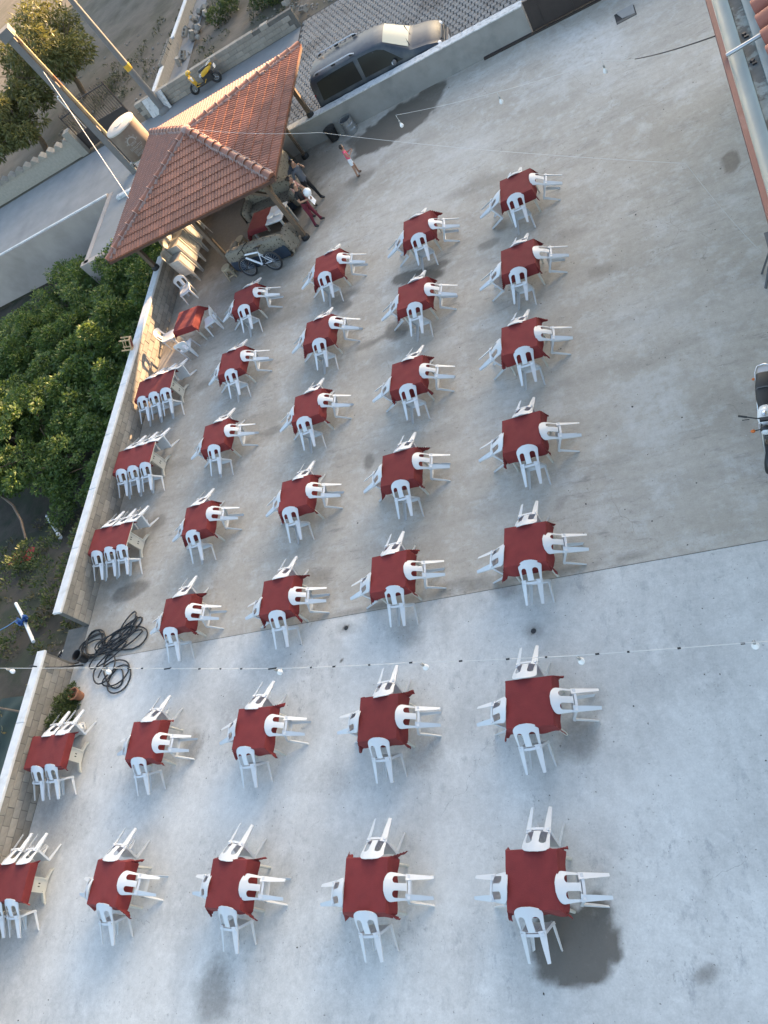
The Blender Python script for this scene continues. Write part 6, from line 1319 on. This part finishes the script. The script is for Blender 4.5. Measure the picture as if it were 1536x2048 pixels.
o = lm.build('litter', M('dry_litter', (0.06, 0.055, 0.05), 0.9, 0.3, 3)); o['kind'] = 'stuff'; o['label'] = 'scattered dark grit and leaf litter on the yard floor'; o['category'] = 'litter'
# rubble heaps across the street
rb = random.Random(51)
def stone_mesh(seed):
    bm = bmesh.new(); bmesh.ops.create_icosphere(bm, subdivisions=1, radius=1)
    for v in bm.verts: v.co *= 0.8 + 0.45 * noise.noise(v.co * 1.7 + Vector((seed * 3.1, 0, 0)))
    me = bpy.data.meshes.new('stone'); bm.to_mesh(me); bm.free(); me.materials.append(m_block2); return me
SM_ = [stone_mesh(i) for i in range(4)]
hol = MB()
for c_, d_ in (((0, -0.085, 0), (0.39, 0.03, 0.19)), ((0, 0.085, 0), (0.39, 0.03, 0.19)), ((-0.18, 0, 0), (0.03, 0.14, 0.19)), ((0.18, 0, 0), (0.03, 0.14, 0.19)), ((0, 0, 0), (0.03, 0.14, 0.19))): hol.box(c_, d_)
hol_me = hol.mesh('hollow_block', m_block2)
for i in range(34):
    if i < 24: x, y = rb.gauss(-20.9, 0.35), rb.uniform(36.2, 41.5)
    else: x, y = rb.uniform(-15.2, -11.5), 34.1 + abs(rb.gauss(0, 0.9))
    if rb.random() < 0.55: o = ob('hollow_block', hol_me, None, (x, y, 0.12 + rb.uniform(0, 0.2)), (rb.uniform(-.6, .6), rb.uniform(-1.2, 1.2), rb.uniform(0, 6.3)))
    else: s = rb.uniform(0.12, 0.26); o = ob('rubble_stone', SM_[i % 4], None, (x, y, s * 0.5), (rb.uniform(0, 3), rb.uniform(0, 3), rb.uniform(0, 3))); o.scale = (s, s * 1.2, s * 0.8)
    tag(o, 'loose grey block in the rubble heap behind the yellow scooter' if i < 24 else 'loose grey block in the rubble at the end of the low wall', 'rubble', 'rubble heap behind the scooter' if i < 24 else 'rubble at the wall end')
sm_ = MB()
for i in range(260):
    x, y = (rb.uniform(-16, -9.5), 34.0 + abs(rb.gauss(0, 1.2))) if i < 150 else (rb.uniform(-32, -20), rb.uniform(34.5, 44))
    s = rb.uniform(0.03, 0.10); sm_.ell((x, y, gz(x, y) + s * 0.3), (s, s * rb.uniform(0.6, 1.2), s * 0.6), 5, 3)
o = sm_.build('gravel', m_block2); o['kind'] = 'stuff'; o['label'] = 'scattered small stones on the dirt field across the street'; o['category'] = 'gravel'
fl = thing('field_wall', 'low block wall with white coping running away from the grey pole', 'wall', (-21.75, 34.1, 0))
MB().box((0, 5.5, 0.2), (0.2, 11, 0.55)).build('wall_body', m_block2, fl)
for a, b in ((0.1, 2.3), (4.8, 11)): MB().bbox((0, (a + b) / 2, 0.50), (0.24, b - a, 0.06), 0.01).build('coping', m_coping, fl)
for k in range(5): ob('hollow_block', hol_me, fl, (0.0, 2.55 + 0.45 * k, 0.57), (0, 0, math.pi / 2 + 0.05 * (k - 2)))
MB().add([(0.12, 0.1, -0.0), (1.3, 0.1, 0.0), (1.0, 9, 0.012), (0.12, 11, 0.012)], [(0, 1, 2, 3)]).build('concrete_strip', m_road, fl)
tr_ = thing('lane_debris', 'dark bird-like scrap on the pavers beside the street wall', 'debris', (-6.0, 24.95, 0.01))
MB().ell((0, 0, 0.05), (0.10, 0.06, 0.05), 8, 5).build('dark_scrap', m_black, tr_); MB().ell((-0.16, -0.05, 0.03), (0.05, 0.04, 0.03), 8, 5).build('white_scrap', m_white, tr_)
